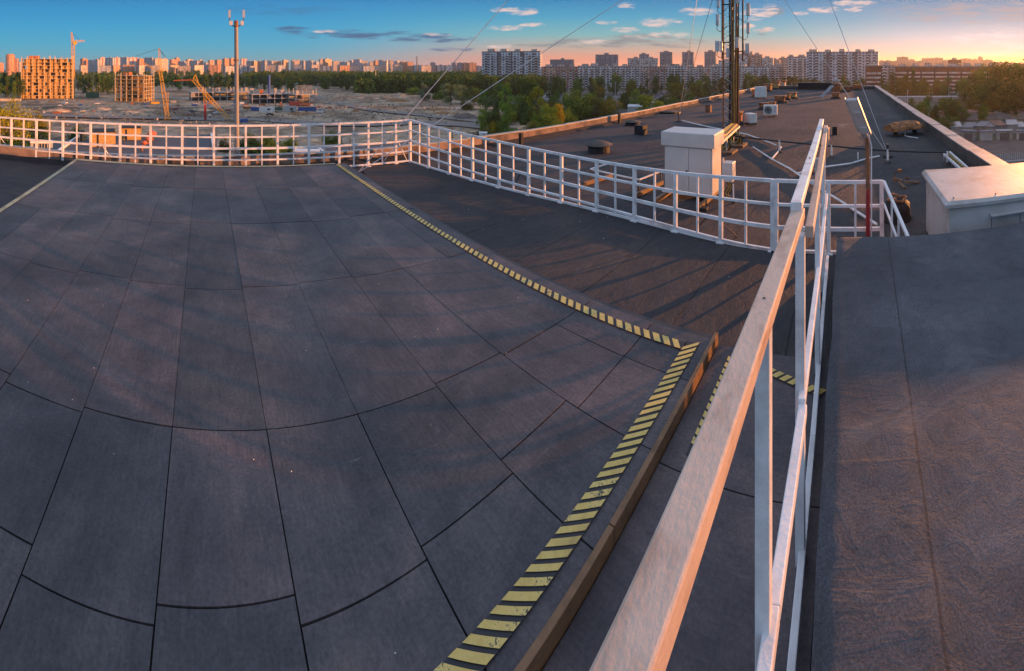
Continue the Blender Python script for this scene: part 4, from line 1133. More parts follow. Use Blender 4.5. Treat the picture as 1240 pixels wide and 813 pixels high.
# ------------------------------------------------------------------ foliage
def crown_mesh(name, kind, n, s, seed):
    rng = random.Random(seed); me_v, me_f, tint = [], [], []
    # clumps on branches inside the crown's volume, unit crown: radius 1, height 0..2
    clumps = []
    nc = {'round': 26, 'poplar': 22, 'airy': 20, 'bush': 16}[kind]
    for c in range(nc):
        if kind == 'poplar':
            z = rng.uniform(.05, 1.95); R = .40*(1-abs(z-.75)/1.35*.75); a = rng.uniform(0, 2*pi); r = R*rng.uniform(.3, 1)
            clumps.append((r*cos(a), r*sin(a), z, .22+.12*rng.random()))
        elif kind == 'bush':
            z = rng.uniform(.1, .8); a = rng.uniform(0, 2*pi); r = rng.uniform(0, .8)
            clumps.append((r*cos(a), r*sin(a), z*(1.2-r*.6), .30+.12*rng.random()))
        else:
            z = rng.uniform(.12, 1.85); R = sqrt(max(.05, 1-((z-.95)/1.0)**2)); a = rng.uniform(0, 2*pi); r = R*rng.uniform(.35, .92)*(1 if kind == 'round' else 1.1)
            clumps.append((r*cos(a)*.85, r*sin(a)*.85, z, (.34 if kind == 'round' else .26)*(1+.35*rng.random())))
    for i in range(n):
        cx, cy, cz, cr = clumps[rng.randrange(nc)]
        d = Vector((rng.gauss(0, 1), rng.gauss(0, 1), rng.gauss(0, .9))).normalized()
        p = Vector((cx, cy, cz))+d*cr*rng.uniform(.45, 1.08)
        nrm = (d+Vector((rng.gauss(0, .6), rng.gauss(0, .6), rng.gauss(0, .6)))).normalized()
        u = nrm.orthogonal().normalized(); u.rotate(Matrix.Rotation(rng.uniform(0, 6.28), 3, nrm)); w = nrm.cross(u)
        k = s*rng.uniform(.6, 1.3); o = len(me_v)
        me_v += [tuple(p+u*k), tuple(p+w*k*.7), tuple(p-u*k*.9), tuple(p-w*k*.6+nrm*k*.2)]
        me_f.append((o, o+1, o+2, o+3)); tint.append(min(1, max(0, .5+.3*(clumps[0][2]*0+rng.gauss(0, .5))+.25*(hash((round(cx*99), seed)) % 7/7-.5))))
    me = bpy.data.meshes.new(name); me.from_pydata(me_v, [], me_f)
    at = me.attributes.new('tint', 'FLOAT', 'FACE'); at.data.foreach_set('value', tint); me.update()
    return me
def trunk_mesh(name, kind, seed):
    rng = random.Random(seed); m = MB()
    top = {'round': 1.3, 'poplar': 1.7, 'airy': 1.4, 'bush': .5}[kind]
    m.path([(0, 0, -.45), (.02, 0, 0), (-.02, .03, top*.5), (.03, 0, top)], .055, 7)
    for k in range(7 if kind != 'bush' else 4):
        a = rng.uniform(0, 6.28); z = rng.uniform(0, top*.7); r = .7 if kind != 'poplar' else .25
        m.tube((0, 0, z), (r*cos(a), r*sin(a), z+rng.uniform(.3, .6)), .028, .008, 5)
    me = bpy.data.meshes.new(name); me.from_pydata([tuple(v) for v in m.v], [], m.f); me.materials.append(M['bark']); return me
LM = {'dark': leaf_mat('leaf_dark', (.032, .058, .022), (.105, .17, .05)),
      'mid': leaf_mat('leaf_mid', (.052, .095, .025), (.17, .27, .065)),
      'bright': leaf_mat('leaf_bright', (.08, .15, .025), (.26, .36, .06)),
      'gold': leaf_mat('leaf_gold', (.18, .16, .022), (.50, .42, .05)),
      'silver': leaf_mat('leaf_silver', (.10, .14, .085), (.24, .31, .20)),
      'olive': leaf_mat('leaf_olive', (.075, .082, .022), (.22, .21, .06))}
CR, TK = {}, {}
for kind in ('round', 'poplar', 'airy', 'bush'):
    for lod, n, s in (('near', 5200, .042), ('mid', 1500, .075), ('far', 380, .14)):
        if kind == 'poplar': s *= .75
        for v in range(3 if lod != 'near' else 2):
            for tone in LM:
                base = CR.get((kind, lod, v, 'b'))
                if base is None: base = CR[(kind, lod, v, 'b')] = crown_mesh('crown', kind, n, s, hash((len(CR), 5)) % 999)
    for v in range(2): TK[(kind, v)] = trunk_mesh('trunk', kind, v)
def crown(kind, lod, v, tone):
    key = (kind, lod, v, tone)
    if key not in CR:
        me = CR[(kind, lod, v, 'b')].copy(); me.materials.append(LM[tone]); CR[key] = me
    return CR[key]
trng = random.Random(11)
NTREE = [0]
def tree(px, D, h, w, kind, tone, label, group=None, z=GZ, lod=None):
    """h total height, w crown width; trunk and crown are parts of a tree"""
    lod = lod or ('near' if D < 190 else 'mid' if D < 430 else 'far')
    v = trng.randrange(2); p = pol(px, D, z); NTREE[0] += 1
    names = {'round': 'broadleaf_tree', 'poplar': 'poplar_tree', 'airy': 'airy_tree', 'bush': 'shrub'}
    t = thing(names[kind], label, 'shrub' if kind == 'bush' else 'tree', p, group)
    t.rotation_euler.z = trng.uniform(0, 6.28)
    top = {'round': 2.0, 'poplar': 2.1, 'airy': 2.05, 'bush': 1.15}[kind]
    base = 0 if kind == 'bush' else .14*h
    sz = (h-base)/top; sw = w/2/(.55 if kind == 'poplar' else 1.0)
    o = bpy.data.objects.new('crown', crown(kind, lod, v, tone)); COL.objects.link(o); o.parent = t; o.location.z = base; o.scale = (sw, sw, sz)
    o = bpy.data.objects.new('trunk', TK[(kind, v)]); COL.objects.link(o); o.parent = t; o.location.z = base; o.scale = (min(sw, sz), min(sw, sz), sz)
    return t
def tr(px, yb, h_px, w_px, kind, tone, label, group=None):
    """a tree whose foot is seen at (px, yb) on the street level"""
    D = (CZ-GZ)*F/(yb-YH); tree(px, D, h_px/F*D, w_px/F*D, kind, tone, label, group)

# trees one can tell apart, near first
tr(12, 196, 76, 60, 'round', 'gold', 'big golden tree behind the left end of the back railing')
tr(46, 190, 56, 34, 'round', 'gold', 'smaller golden tree right of the big golden tree at the left edge')
tr(-14, 188, 68, 40, 'round', 'olive', 'olive tree cut by the left edge of the picture')
tr(92, 186, 38, 30, 'bush', 'mid', 'green shrub behind the back railing left of the brick sheds')
tr(8, 198, 30, 40, 'bush', 'dark', 'dark shrub under the big golden tree')
tr(326, 196, 36, 50, 'bush', 'mid', 'wide green shrub behind the back railing right of the antenna pole')
tr(300, 194, 34, 30, 'bush', 'dark', 'dark green shrub beside the foot of the antenna pole')
tr(352, 193, 30, 30, 'bush', 'mid', 'green shrub left of the white chiller behind the railing')
tr(402, 180, 20, 30, 'bush', 'mid', 'small green shrub behind the back railing near its corner')
tr(272, 186, 18, 20, 'bush', 'olive', 'small olive shrub left of the antenna pole')
for px, yb, hp, wp, kind, tone, lab in (
    (641, 142, 46, 34, 'round', 'mid', 'tall green tree with yellowing top left of the yellow tree'),
    (650, 146, 42, 24, 'airy', 'gold', 'yellow-topped tree beside the tall green tree in the middle'),
    (612, 140, 40, 26, 'airy', 'bright', 'light green tree at the right edge of the dirt lot'),
    (628, 146, 30, 30, 'round', 'mid', 'rounded green tree at the corner of the dirt lot'),
    (668, 172, 46, 40, 'airy', 'bright', 'bright green and yellow tree just beyond the left parapet'),
    (676, 168, 44, 18, 'poplar', 'gold', 'sunlit yellow crown standing in the bright tree beyond the parapet'),
    (650, 170, 26, 46, 'bush', 'olive', 'olive shrubbery left of the bright tree beyond the parapet'),
    (618, 172, 16, 60, 'bush', 'mid', 'low green shrubbery at the dirt lot corner beyond the parapet'),
    (585, 166, 8, 40, 'bush', 'dark', 'strip of dark shrub along the dirt lot behind the side railing'),
    (700, 158, 50, 46, 'round', 'mid', 'large dense green tree right of the bright tree'),
    (716, 156, 38, 40, 'round', 'dark', 'dark green tree between the large dense tree and the olive one'),
    (736, 156, 38, 42, 'round', 'olive', 'olive-brown rounded tree beyond the left parapet'),
    (782, 146, 30, 34, 'round', 'bright', 'light green tree close behind the parapet by the white roof'),
    (778, 150, 18, 28, 'bush', 'olive', 'olive shrub below the light green tree behind the parapet'),
    (812, 136, 18, 24, 'airy', 'bright', 'small light green tree peeping over the parapet left of the mast'),
    (800, 134, 16, 22, 'bush', 'dark', 'dark shrub behind the parapet left of the mast'),
    (820, 126, 24, 32, 'round', 'olive', 'olive tree beyond the parapet, second left of the mast'),
    (845, 122, 22, 30, 'round', 'olive', 'olive tree beyond the parapet just left of the mast'),
    (502, 118, 12, 24, 'round', 'bright', 'round light tree at the edge of the rubble field'),
    (515, 124, 24, 18, 'airy', 'silver', 'slim pale silver tree at the right of the rubble field'),
    (546, 128, 28, 34, 'airy', 'silver', 'broad silver-green willow beside the dirt lot'),
    (560, 126, 24, 22, 'airy', 'silver', 'second silver willow right of the broad one'),
    (574, 128, 22, 24, 'round', 'mid', 'dark rounded tree right of the silver willows'),
    (588, 134, 24, 24, 'round', 'mid', 'round green tree at the right end of the dirt lot'),
    (604, 134, 30, 26, 'round', 'mid', 'tall green tree at the right end of the dirt lot'),
    (566, 134, 14, 18, 'bush', 'olive', 'olive shrub under the silver willows'),
    (530, 122, 14, 20, 'bush', 'mid', 'green shrub left of the silver willow'),
    (1118, 146, 22, 24, 'round', 'mid', 'rounded green tree beyond the right parapet'),
    (1150, 146, 26, 30, 'round', 'mid', 'bushy green tree in front of the garages beyond the right parapet'),
    (1148, 162, 22, 26, 'round', 'mid', 'green tree between the garages and the rusty duct'),
    (1126, 156, 14, 26, 'round', 'mid', 'small green tree left of the garages'),
    (1176, 138, 18, 30, 'round', 'olive', 'olive tree among the garages, middle'),
    (1205, 138, 18, 34, 'round', 'olive', 'olive tree among the garages, right'),
    (1165, 146, 14, 24, 'round', 'mid', 'low green tree between two garage rows'),
    (1120, 118, 24, 8, 'poplar', 'dark', 'dark poplar in front of the red-balcony block, left one'),
    (1106, 119, 36, 8, 'poplar', 'dark', 'tall dark poplar left of the red-balcony block'),
    (1096, 120, 30, 10, 'poplar', 'dark', 'dark poplar right of the nine-storey block corner'),
    (1068, 118, 24, 10, 'poplar', 'dark', 'dark poplar by the end of the far parapet'),
    (1080, 118, 28, 14, 'round', 'dark', 'dark rounded tree beyond the far parapet'),
    (1038, 104, 15, 34, 'round', 'bright', 'bright yellow-green tree behind the far roof edge'),
    (998, 104, 22, 26, 'round', 'dark', 'dark tree in front of the long grey nine-storey block'),
    (1019, 104, 28, 12, 'round', 'dark', 'tall dark tree right of the middle of the grey nine-storey block'),
    (968, 104, 24, 16, 'round', 'mid', 'green tree at the left corner of the grey nine-storey block'),
    (1132, 112, 12, 20, 'round', 'mid', 'small tree beside the garages under the red-balcony block')):
    tr(px, yb, hp, wp, kind, tone, lab)
# dark grove at the sunset, right edge
for k, (px, D, h, w, tone) in enumerate(((1184, 330, 24, 22, 'olive'), (1196, 300, 28, 24, 'mid'), (1210, 290, 30, 24, 'olive'), (1224, 270, 30, 26, 'olive'), (1238, 260, 29, 26, 'mid'),
                                         (1250, 250, 30, 26, 'olive'), (1204, 250, 20, 20, 'dark'), (1220, 235, 18, 22, 'olive'), (1236, 225, 21, 22, 'olive'), (1168, 350, 19, 18, 'mid'), (1190, 262, 15, 18, 'mid'))):
    tree(px, D, h, w, 'round', tone, 'tall golden-brown tree of the grove glowing under the sunset at the right edge', 'grove of trees at the right edge', lod='mid')
# rows and belts
def belt(n, px0, px1, D0, D1, h0, h1, kinds, tones, label, group, seed, wr=(.55, .9)):
    rng = random.Random(seed)
    for k in range(n):
        px = px0+(px1-px0)*(k+rng.random())/n; D = rng.uniform(D0, D1); h = rng.uniform(h0, h1); kd = rng.choice(kinds)
        tree(px, D, h, h*(rng.uniform(.28, .36) if kd == 'poplar' else rng.uniform(*wr)), kd, rng.choice(tones), label, group)
belt(14, 655, 900, 385, 450, 13, 22, ('round', 'poplar', 'round', 'airy'), ('dark', 'dark', 'mid'), 'tree of the row in front of the long pale apartment blocks', 'trees before the long apartment blocks', 1)
belt(16, 660, 900, 250, 330, 9, 14, ('round', 'airy', 'bush'), ('mid', 'dark', 'olive'), 'tree scattered around the car park beyond the parapet', 'trees around the car park', 2)
belt(14, 900, 1000, 300, 520, 13, 20, ('round', 'poplar'), ('dark', 'mid'), 'dark tree beyond the far left end of the roof', 'trees beyond the roof end', 3)
belt(9, 1000, 1130, 330, 480, 12, 20, ('round', 'poplar'), ('dark', 'mid'), 'dark tree between the roof end and the nine-storey block', 'trees before the grey block', 4)
belt(10, 1090, 1200, 380, 430, 13, 19, ('round', 'poplar', 'round'), ('dark', 'olive'), 'tree of the row in front of the red-balcony block', 'trees before the red-balcony block', 5)
belt(22, 575, 662, 380, 480, 13, 20, ('round', 'round', 'poplar'), ('dark', 'mid', 'dark'), 'dark tree at the foot of the white slab tower', 'trees at the white tower', 6)
belt(16, -10, 24, 330, 460, 16, 24, ('round', 'poplar'), ('dark', 'dark', 'mid'), 'dark tree left of the tall unfinished block', 'trees left of the unfinished block', 7)
belt(14, 94, 142, 390, 480, 14, 23, ('poplar', 'round', 'poplar'), ('dark', 'dark', 'mid'), 'dark tree between the two unfinished blocks', 'trees between the unfinished blocks', 8)
belt(24, 200, 330, 480, 640, 13, 20, ('round', 'poplar', 'round'), ('dark', 'dark', 'mid'), 'dark tree behind the concrete foundations', 'trees behind the foundations', 9)
belt(20, 440, 590, 400, 470, 10, 16, ('round', 'airy', 'round'), ('mid', 'dark', 'bright', 'dark'), 'tree along the front edge of the wood beyond the rubble field', 'front trees of the wood', 10)
belt(16, 330, 450, 500, 720, 12, 17, ('round', 'poplar', 'round'), ('dark', 'mid', 'dark'), 'tree along the front of the wood behind the site fence', 'wood edge behind the site', 12)
belt(16, 1140, 1240, 190, 260, 5, 9, ('bush', 'round'), ('mid', 'olive'), 'low tree or shrub growing among the garages', 'shrubs among the garages', 13)
belt(10, 600, 720, 200, 260, 4, 9, ('bush', 'round'), ('mid', 'dark', 'bright'), 'low green growth between the dirt lot and the car park', 'growth by the dirt lot', 14)
# the wood behind, one mass of low-detail crowns
def woodland():
    rng = random.Random(21); vs, fs, tt = [], [], []
    srcs = [CR[('round', 'far', v, 'b')] for v in range(3)]+[CR[('poplar', 'far', 0, 'b')]]
    for k in range(2300):
        px = rng.uniform(-60, 1290); D = 480*(1650/480)**rng.random()
        if k % 4 == 0: px = rng.uniform(432, 660); D = rng.uniform(405, 640)
        if k % 4 == 1: px = rng.uniform(300, 600); D = rng.uniform(640, 1100)
        if 655 < px < 1000 and D < 640: continue
        if px > 1000 and D < 700: D += 350
        if px < 330 and D < 560: continue
        h = rng.uniform(11, 19); w = h*rng.uniform(.35, .55)
        me = srcs[rng.randrange(4)]; p = pol(px, D); step = 1 if D < 700 else 2
        sc = 1.15 if step == 1 else 1.6; a = rng.uniform(0, 6.28); ca, sa = cos(a), sin(a); o = len(vs); tb = rng.random()
        co = [v.co for v in me.vertices]
        for fi in range(0, len(me.polygons), step):
            q = [co[i] for i in range(fi*4, fi*4+4)]; c = (q[0]+q[1]+q[2]+q[3])/4; b = len(vs)
            for v in q:
                v = c+(v-c)*sc; vs.append((p.x+w*(v.x*ca-v.y*sa), p.y+w*(v.x*sa+v.y*ca), p.z+h*.06+h*.5*v.z))
            fs.append((b, b+1, b+2, b+3)); tt.append(min(1, max(0, .25+.5*tb+rng.gauss(0, .12))))
    me = bpy.data.meshes.new('woodland'); me.from_pydata(vs, [], fs); me.materials.append(leaf_mat('leaf_wood', (.034, .062, .024), (.14, .215, .058)))
    at = me.attributes.new('tint', 'FLOAT', 'FACE'); at.data.foreach_set('value', tt); me.update()
    o = bpy.data.objects.new('woodland', me); COL.objects.link(o)
    tag(o, 'dark green wood and parkland reaching to the foot of the distant city', 'woodland', kind='stuff')
woodland()

# ------------------------------------------------------------------ apartment buildings
FA = {
 'orange': facade('facade_sunlit_orange', (.64, .34, .18, 1), bay=3.4, wf=.45, hf=.5, stripe=13, stripecol=(.42, .20, .12, 1)),  # the low sun's orange is put into this wall colour
 'sand': facade('facade_sand', (.60, .50, .42, 1), bay=3.2, wf=.45, hf=.5),
 'grey': facade('facade_grey', (.50, .52, .56, 1), bay=3.2, wf=.5, hf=.5, stripe=17, stripecol=(.32, .33, .37, 1)),
 'redwhite': facade('facade_red_white', (.66, .62, .58, 1), bay=3.4, wf=.4, hf=.45, stripe=19, stripecol=(.50, .10, .09, 1)),
 'white': facade('facade_white', (.58, .59, .62, 1), bay=3.8, storey=3.3, wf=.5, hf=.5, stripe=15.2, stripecol=(.15, .15, .17, 1), band=.4, bandcol=(.6, .6, .62, 1), joint=.6),
 'panel': facade('facade_panel', (.50, .47, .44, 1), bay=3.9, storey=3.3, wf=.5, hf=.5, band=.36, bandcol=(.72, .70, .70, 1), joint=.6),
 'panelw': facade('facade_pale_panel', (.60, .59, .58, 1), bay=3.9, storey=3.3, wf=.5, hf=.5, band=.36, bandcol=(.78, .78, .80, 1), joint=.6),
 'tower': facade('facade_dark_tower', (.30, .30, .33, 1), bay=2.9, wf=.45, hf=.5, stripe=8.7, stripecol=(.22, .22, .25, 1)),
 'brown': facade('facade_brown', (.50, .37, .30, 1), bay=3.9, storey=3.3, wf=.5, hf=.5, band=.4, bandcol=(.40, .18, .14, 1)),
 'redbalc': facade('facade_red_balcony', (.13, .045, .03, 1), bay=3.9, storey=4.2, wf=.5, hf=.4, joint=.5)}
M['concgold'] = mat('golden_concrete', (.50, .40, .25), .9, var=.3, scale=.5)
M['lit'] = mat('ochre_render', (.62, .42, .20), .8)
M['flatroof'] = mat('flat_roof', (.10, .10, .11), .9)
def block(px0, px1, ytop, D, style, label, turn=0, depth=15, group=None, secs=0, lifts=True, cat='apartment block', name='apartment_block', GZ0=GZ):
    """a slab or tower seen between px0 and px1, its top at ytop; turn swings its front away from the camera (degrees)"""
    a0, a1 = az_of(px0), az_of(px1); am = (a0+a1)/2; hgt = (CZ-GZ0)+(YH-ytop)/F*D
    full = 2*D*tan((a1-a0)/2); tt = radians(abs(turn))
    w = max(6, (full-depth*sin(tt))/max(.35, cos(tt))) if turn else full
    c = P((px0+px1)/2, D+depth/2, GZ0)
    t = thing(name, label, cat, c, group); t['_o'] = (0, 0, 0)
    t.rotation_euler.z = -am+radians(turn)
    m = MB(); m.box(-w/2, w/2, -depth/2, depth/2, 0, hgt-1.0)
    # stepped sections of the slab read in its skyline and shadows
    m.build('wall', FA[style], t)
    m = MB(); m.box(-w/2-.15, w/2+.15, -depth/2-.15, depth/2+.15, hgt-.997, hgt); m.build('parapet', M['concd'], t)
    n = secs or max(1, int(w/24)); rng = random.Random(int(px0*13+ytop))
    if lifts:
        for k in range(n):
            x = -w/2+w*(k+.5)/n+rng.uniform(-2, 2); s = min(w*.3, rng.uniform(3, 5)); m = MB(); m.box(x-s, x+s, -3.5, 3.5, hgt+.003, hgt+rng.uniform(2.2, 3.4)); m.build('lift_house', FA['sand'] if style != 'tower' else M['concd'], t)
    if D < 760 and style != 'tower':
        for k in range(n):
            x = -w/2+w*(k+.28)/n
            for q in (0, w/n*.45):
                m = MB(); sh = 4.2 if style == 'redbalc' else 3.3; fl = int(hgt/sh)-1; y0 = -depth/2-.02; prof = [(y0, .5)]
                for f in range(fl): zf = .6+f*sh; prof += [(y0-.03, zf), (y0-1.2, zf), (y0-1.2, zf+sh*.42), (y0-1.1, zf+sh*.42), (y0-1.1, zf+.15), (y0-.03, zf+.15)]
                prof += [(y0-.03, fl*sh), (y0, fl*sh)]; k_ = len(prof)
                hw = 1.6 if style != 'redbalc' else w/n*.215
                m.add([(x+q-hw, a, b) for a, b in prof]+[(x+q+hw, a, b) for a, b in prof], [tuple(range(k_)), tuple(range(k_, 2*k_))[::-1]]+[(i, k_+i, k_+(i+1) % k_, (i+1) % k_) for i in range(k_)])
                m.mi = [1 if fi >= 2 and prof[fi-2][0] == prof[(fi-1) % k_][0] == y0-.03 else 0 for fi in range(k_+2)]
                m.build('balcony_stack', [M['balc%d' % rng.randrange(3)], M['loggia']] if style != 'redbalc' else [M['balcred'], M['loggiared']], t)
    return t
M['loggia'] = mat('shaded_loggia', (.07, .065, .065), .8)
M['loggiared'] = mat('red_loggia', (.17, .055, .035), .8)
M['balc0'] = mat('balcony_white', (.66, .66, .68), .7, var=.3, scale=.3)
M['balc1'] = mat('balcony_grey', (.45, .45, .47), .7, var=.4, scale=.3)
M['balc2'] = mat('balcony_tan', (.50, .42, .36), .7, var=.4, scale=.3)
M['balcred'] = mat('balcony_red', (.60, .55, .52), .7, var=.3, scale=.35, col2=(.42, .14, .09))
GS = 'distant skyline blocks'
sky = [(-6, 4, 76, 'orange'), (21, 26, 75, 'grey'), (97, 106, 71, 'orange'), (106, 113, 73, 'grey'), (113, 121, 72, 'grey'), (120, 128, 69.5, 'redwhite'), (127, 139, 70, 'grey'),
       (138, 145, 69.5, 'redwhite'), (144, 156, 69.5, 'grey'), (155, 167, 69.5, 'redwhite'), (166, 174, 71, 'orange'), (174, 186, 70, 'grey'), (186, 203, 71, 'sand'),
       (205, 215, 72, 'orange'), (211, 217, 70, 'orange'), (209, 226, 74.5, 'grey'), (225, 233, 72, 'orange'), (229, 241, 73.5, 'grey'), (240, 246, 73, 'orange'), (247, 252, 76, 'grey'),
       (252, 259, 73, 'orange'), (260, 268, 72.5, 'orange'), (269, 277, 71, 'orange'), (277, 285, 70.5, 'orange'), (291, 299, 71, 'redwhite'), (298, 306, 74, 'grey'), (305, 311, 74, 'orange'),
       (311, 316, 74, 'orange'), (316, 323, 73.5, 'grey'), (323, 331, 73.5, 'grey'), (330, 340, 74, 'orange'), (341, 349, 73, 'orange'), (352, 364, 73, 'sand'), (363, 370, 73.5, 'grey'),
       (370, 380, 73.5, 'grey'), (379, 386, 75, 'grey'), (386, 392, 71.5, 'sand'), (391, 401, 71.5, 'orange'), (402, 412, 74, 'sand'), (411, 423, 75, 'grey'), (422, 429, 73.5, 'grey'),
       (428, 438, 72, 'grey'), (437, 445, 74, 'sand'), (446, 453, 75, 'sand'), (452, 459, 73.5, 'orange'), (458, 465, 73, 'grey'), (465, 471, 74, 'grey'), (470, 476, 73.5, 'sand'), (476, 484, 74, 'grey'), (483, 492, 74.5, 'orange'), (491, 500, 75, 'orange')]
order = ['first', 'second', 'third', 'fourth', 'fifth', 'sixth', 'seventh', 'eighth', 'ninth', 'tenth', 'eleventh', 'twelfth', 'thirteenth', 'fourteenth', 'fifteenth', 'sixteenth', 'seventeenth', 'eighteenth', 'nineteenth', 'twentieth']
cn = {'orange': 'orange-lit', 'grey': 'grey', 'redwhite': 'red and white', 'sand': 'sand-coloured', 'white': 'whitish', 'brown': 'brown', 'panel': 'pale'}
zones = [(-20, 95, 'the left edge of the photo'), (95, 205, 'the tall unfinished block'), (205, 287, 'the leaning yellow crane'), (287, 400, 'the tall antenna pole'), (400, 520, 'the blue container')]
cnt = {}
for px0, px1, yt, st in sky:
    z = next(i for i, q in enumerate(zones) if q[0] <= (px0+px1)/2 < q[1]); k = cnt[z] = cnt.get(z, -1)+1
    rng = random.Random(px0); D = rng.uniform(1750, 2100)
    turn = {'orange': rng.uniform(28, 42), 'sand': 25, 'redwhite': 20, 'grey': -rng.uniform(35, 48)}[st]
    block(px0, px1+.6, yt, D, st, 'distant %s high-rise, %s to the right of %s' % (cn[st], order[k], zones[z][2]), turn, 17, GS)
t = thing('round_tower', 'round orange-lit high-rise standing alone above the trees at the left', 'high-rise', P(12.5, 1500, GZ))
m = MB(); m.lathe([(17, 0), (17, 74), (14, 74.5), (14, 78)], P(12.5, 1500, GZ), 24); m.build('wall', FA['orange'], t)
m = MB(); c = P(19, 1500, GZ); m.box(c.x-8, c.x+8, c.y-8, c.y+8, 0+GZ, GZ+62); m.build('wing', FA['orange'], t)
# low buildings along the foot of the skyline and nearer ones among the trees
rng = random.Random(31)
for k in range(26):
    px = 100+k*17+rng.uniform(-4, 4)
    if px > 640: break
    block(px, px+rng.uniform(9, 18), rng.uniform(78.2, 80), rng.uniform(1350, 1600), rng.choice(('grey', 'sand', 'white', 'orange')), 'low pale block among the trees at the foot of the skyline', 0 if k % 2 else 30, 12, 'low blocks along the wood', lifts=False)
for k, (px0, px1, yt, st) in enumerate(((500, 512, 79, 'white'), (511, 522, 79.5, 'panelw'), (521, 527.5, 76, 'tower'), (528, 540, 79, 'white'), (539, 548, 79.5, 'panelw'), (546.5, 552, 76, 'tower'), (553, 560, 76.2, 'tower'),
                                        (560, 566, 76, 'orange'), (566, 577, 76, 'orange'), (548, 562, 79.5, 'white'), (562, 584, 80, 'white'))):
    block(px0, px1, yt, 1500+k*7, st, 'small %s skyline block, %s to the right of the thin chimney' % (cn.get(st, 'dark' if st == 'tower' else 'pale'), order[k]), 25 if st == 'orange' else 0, 14, GS)
t = thing('factory_chimney', 'thin dark industrial chimney standing on the skyline above the wood', 'chimney', P(505, 1500, GZ))
m = MB(); m.tube(P(505, 1500, GZ), P(505, 1500, CZ+14/F*1500), 3.4, 2.2, 12); m.build('stack', M['concd'], t)
block(583, 657, 62, 520, 'white', 'large white sixteen-storey slab tower with dark window columns, middle of the picture', -12, 16, secs=4)
block(666, 696, 72, 760, 'tower', 'dark grey slab block right of the large white slab tower', -8, 15)
block(721, 749, 66, 700, 'tower', 'broad dark tower block, leftmost of the towers above the pale blocks', -8, 16)
block(760, 797, 70.5, 720, 'panel', 'stepped pale block between the broad dark tower and the two slim dark towers', -5, 16)
block(774, 786, 65.5, 730, 'tower', 'dark tower rising from the stepped pale block', 0, 14)
block(799, 815, 63, 740, 'tower', 'slim dark tower block, first of three alike left of the mast', -6, 18)
block(826, 841, 63, 740, 'tower', 'slim dark tower block, second of three alike left of the mast', -6, 18)
block(853, 868, 62.5, 740, 'tower', 'slim dark tower block, third of three alike, nearest the mast', -6, 18)
for k, (a, b, y, D) in enumerate(((655, 702, 80.5, 560), (700, 741, 79.5, 545), (739, 775, 80, 560), (774, 812, 80.5, 560), (808, 832, 79.5, 535), (829, 864, 81, 560), (860, 898, 80.5, 535), (893, 932, 80.5, 560), (928, 957, 79, 580))):
    block(a, b, y, D, 'panelw' if k % 3 == 1 else ('brown' if k in (0, 3) else 'panel'), 'long nine-storey panel block beyond the car park, %s from the white slab tower' % order[k], -6 if k % 2 else 5, 13, 'long panel blocks beyond the car park', secs=3)
for k, (a, b, y, D, st) in enumerate(((870, 888, 73, 700, 'panelw'), (886, 906, 67, 720, 'panelw'), (899, 912, 62.5, 740, 'brown'), (908, 924, 66, 730, 'brown'), (922, 937, 70, 720, 'panel'), (934, 945, 72, 860, 'brown'),
                                     (943, 955, 70, 900, 'brown'))):
    block(a, b, y, D, st, 'stepped %s high-rise behind the mast, %s from the left' % ('brownish' if st == 'brown' else 'pale', order[k]), -5, 15, 'stepped cluster behind the mast')
block(953, 978, 68.5, 560, 'panelw', 'pale block adjoining the left of the long grey nine-storey block', 0, 14, secs=2)
block(976, 1065, 62.5, 470, 'white', 'long grey-white many-storey slab beyond the far end of the roof', -7, 14, secs=5)
block(1048, 1068, 79, 400, 'redbalc', 'short block with red balconies right of the long grey-white slab', 0, 12, secs=1)
block(1066, 1084, 79, 430, 'panel', 'pale low block between the grey slab and the long red-balcony block', 0, 12, secs=1)
block(1082, 1212, 80, 440, 'redbalc', 'very long block with rows of red and white balconies at the right', 6, 13, secs=8)
for k, (a, b, y, D) in enumerate(((1063, 1080, 73.5, 1500), (1080, 1090, 74, 1450), (1086, 1100, 69, 1500), (1098, 1108, 72, 1600), (1107, 1122, 74, 1500), (1116, 1130, 70.5, 1700), (1128, 1142, 70, 1650), (1140, 1150, 73, 1500), (1148, 1164, 72, 720),
                               (1163, 1176, 71, 1650), (1174, 1186, 72, 1600), (1184, 1190, 69, 1700), (1188, 1202, 72.5, 1500), (1200, 1216, 75, 1600), (1216, 1250, 76, 1600))):
    block(a, b, y, D, 'brown' if k != 8 else 'redbalc', 'hazy block on the sunset skyline, %s right of the grey-white slab' % order[k], 0, 16, 'sunset skyline')

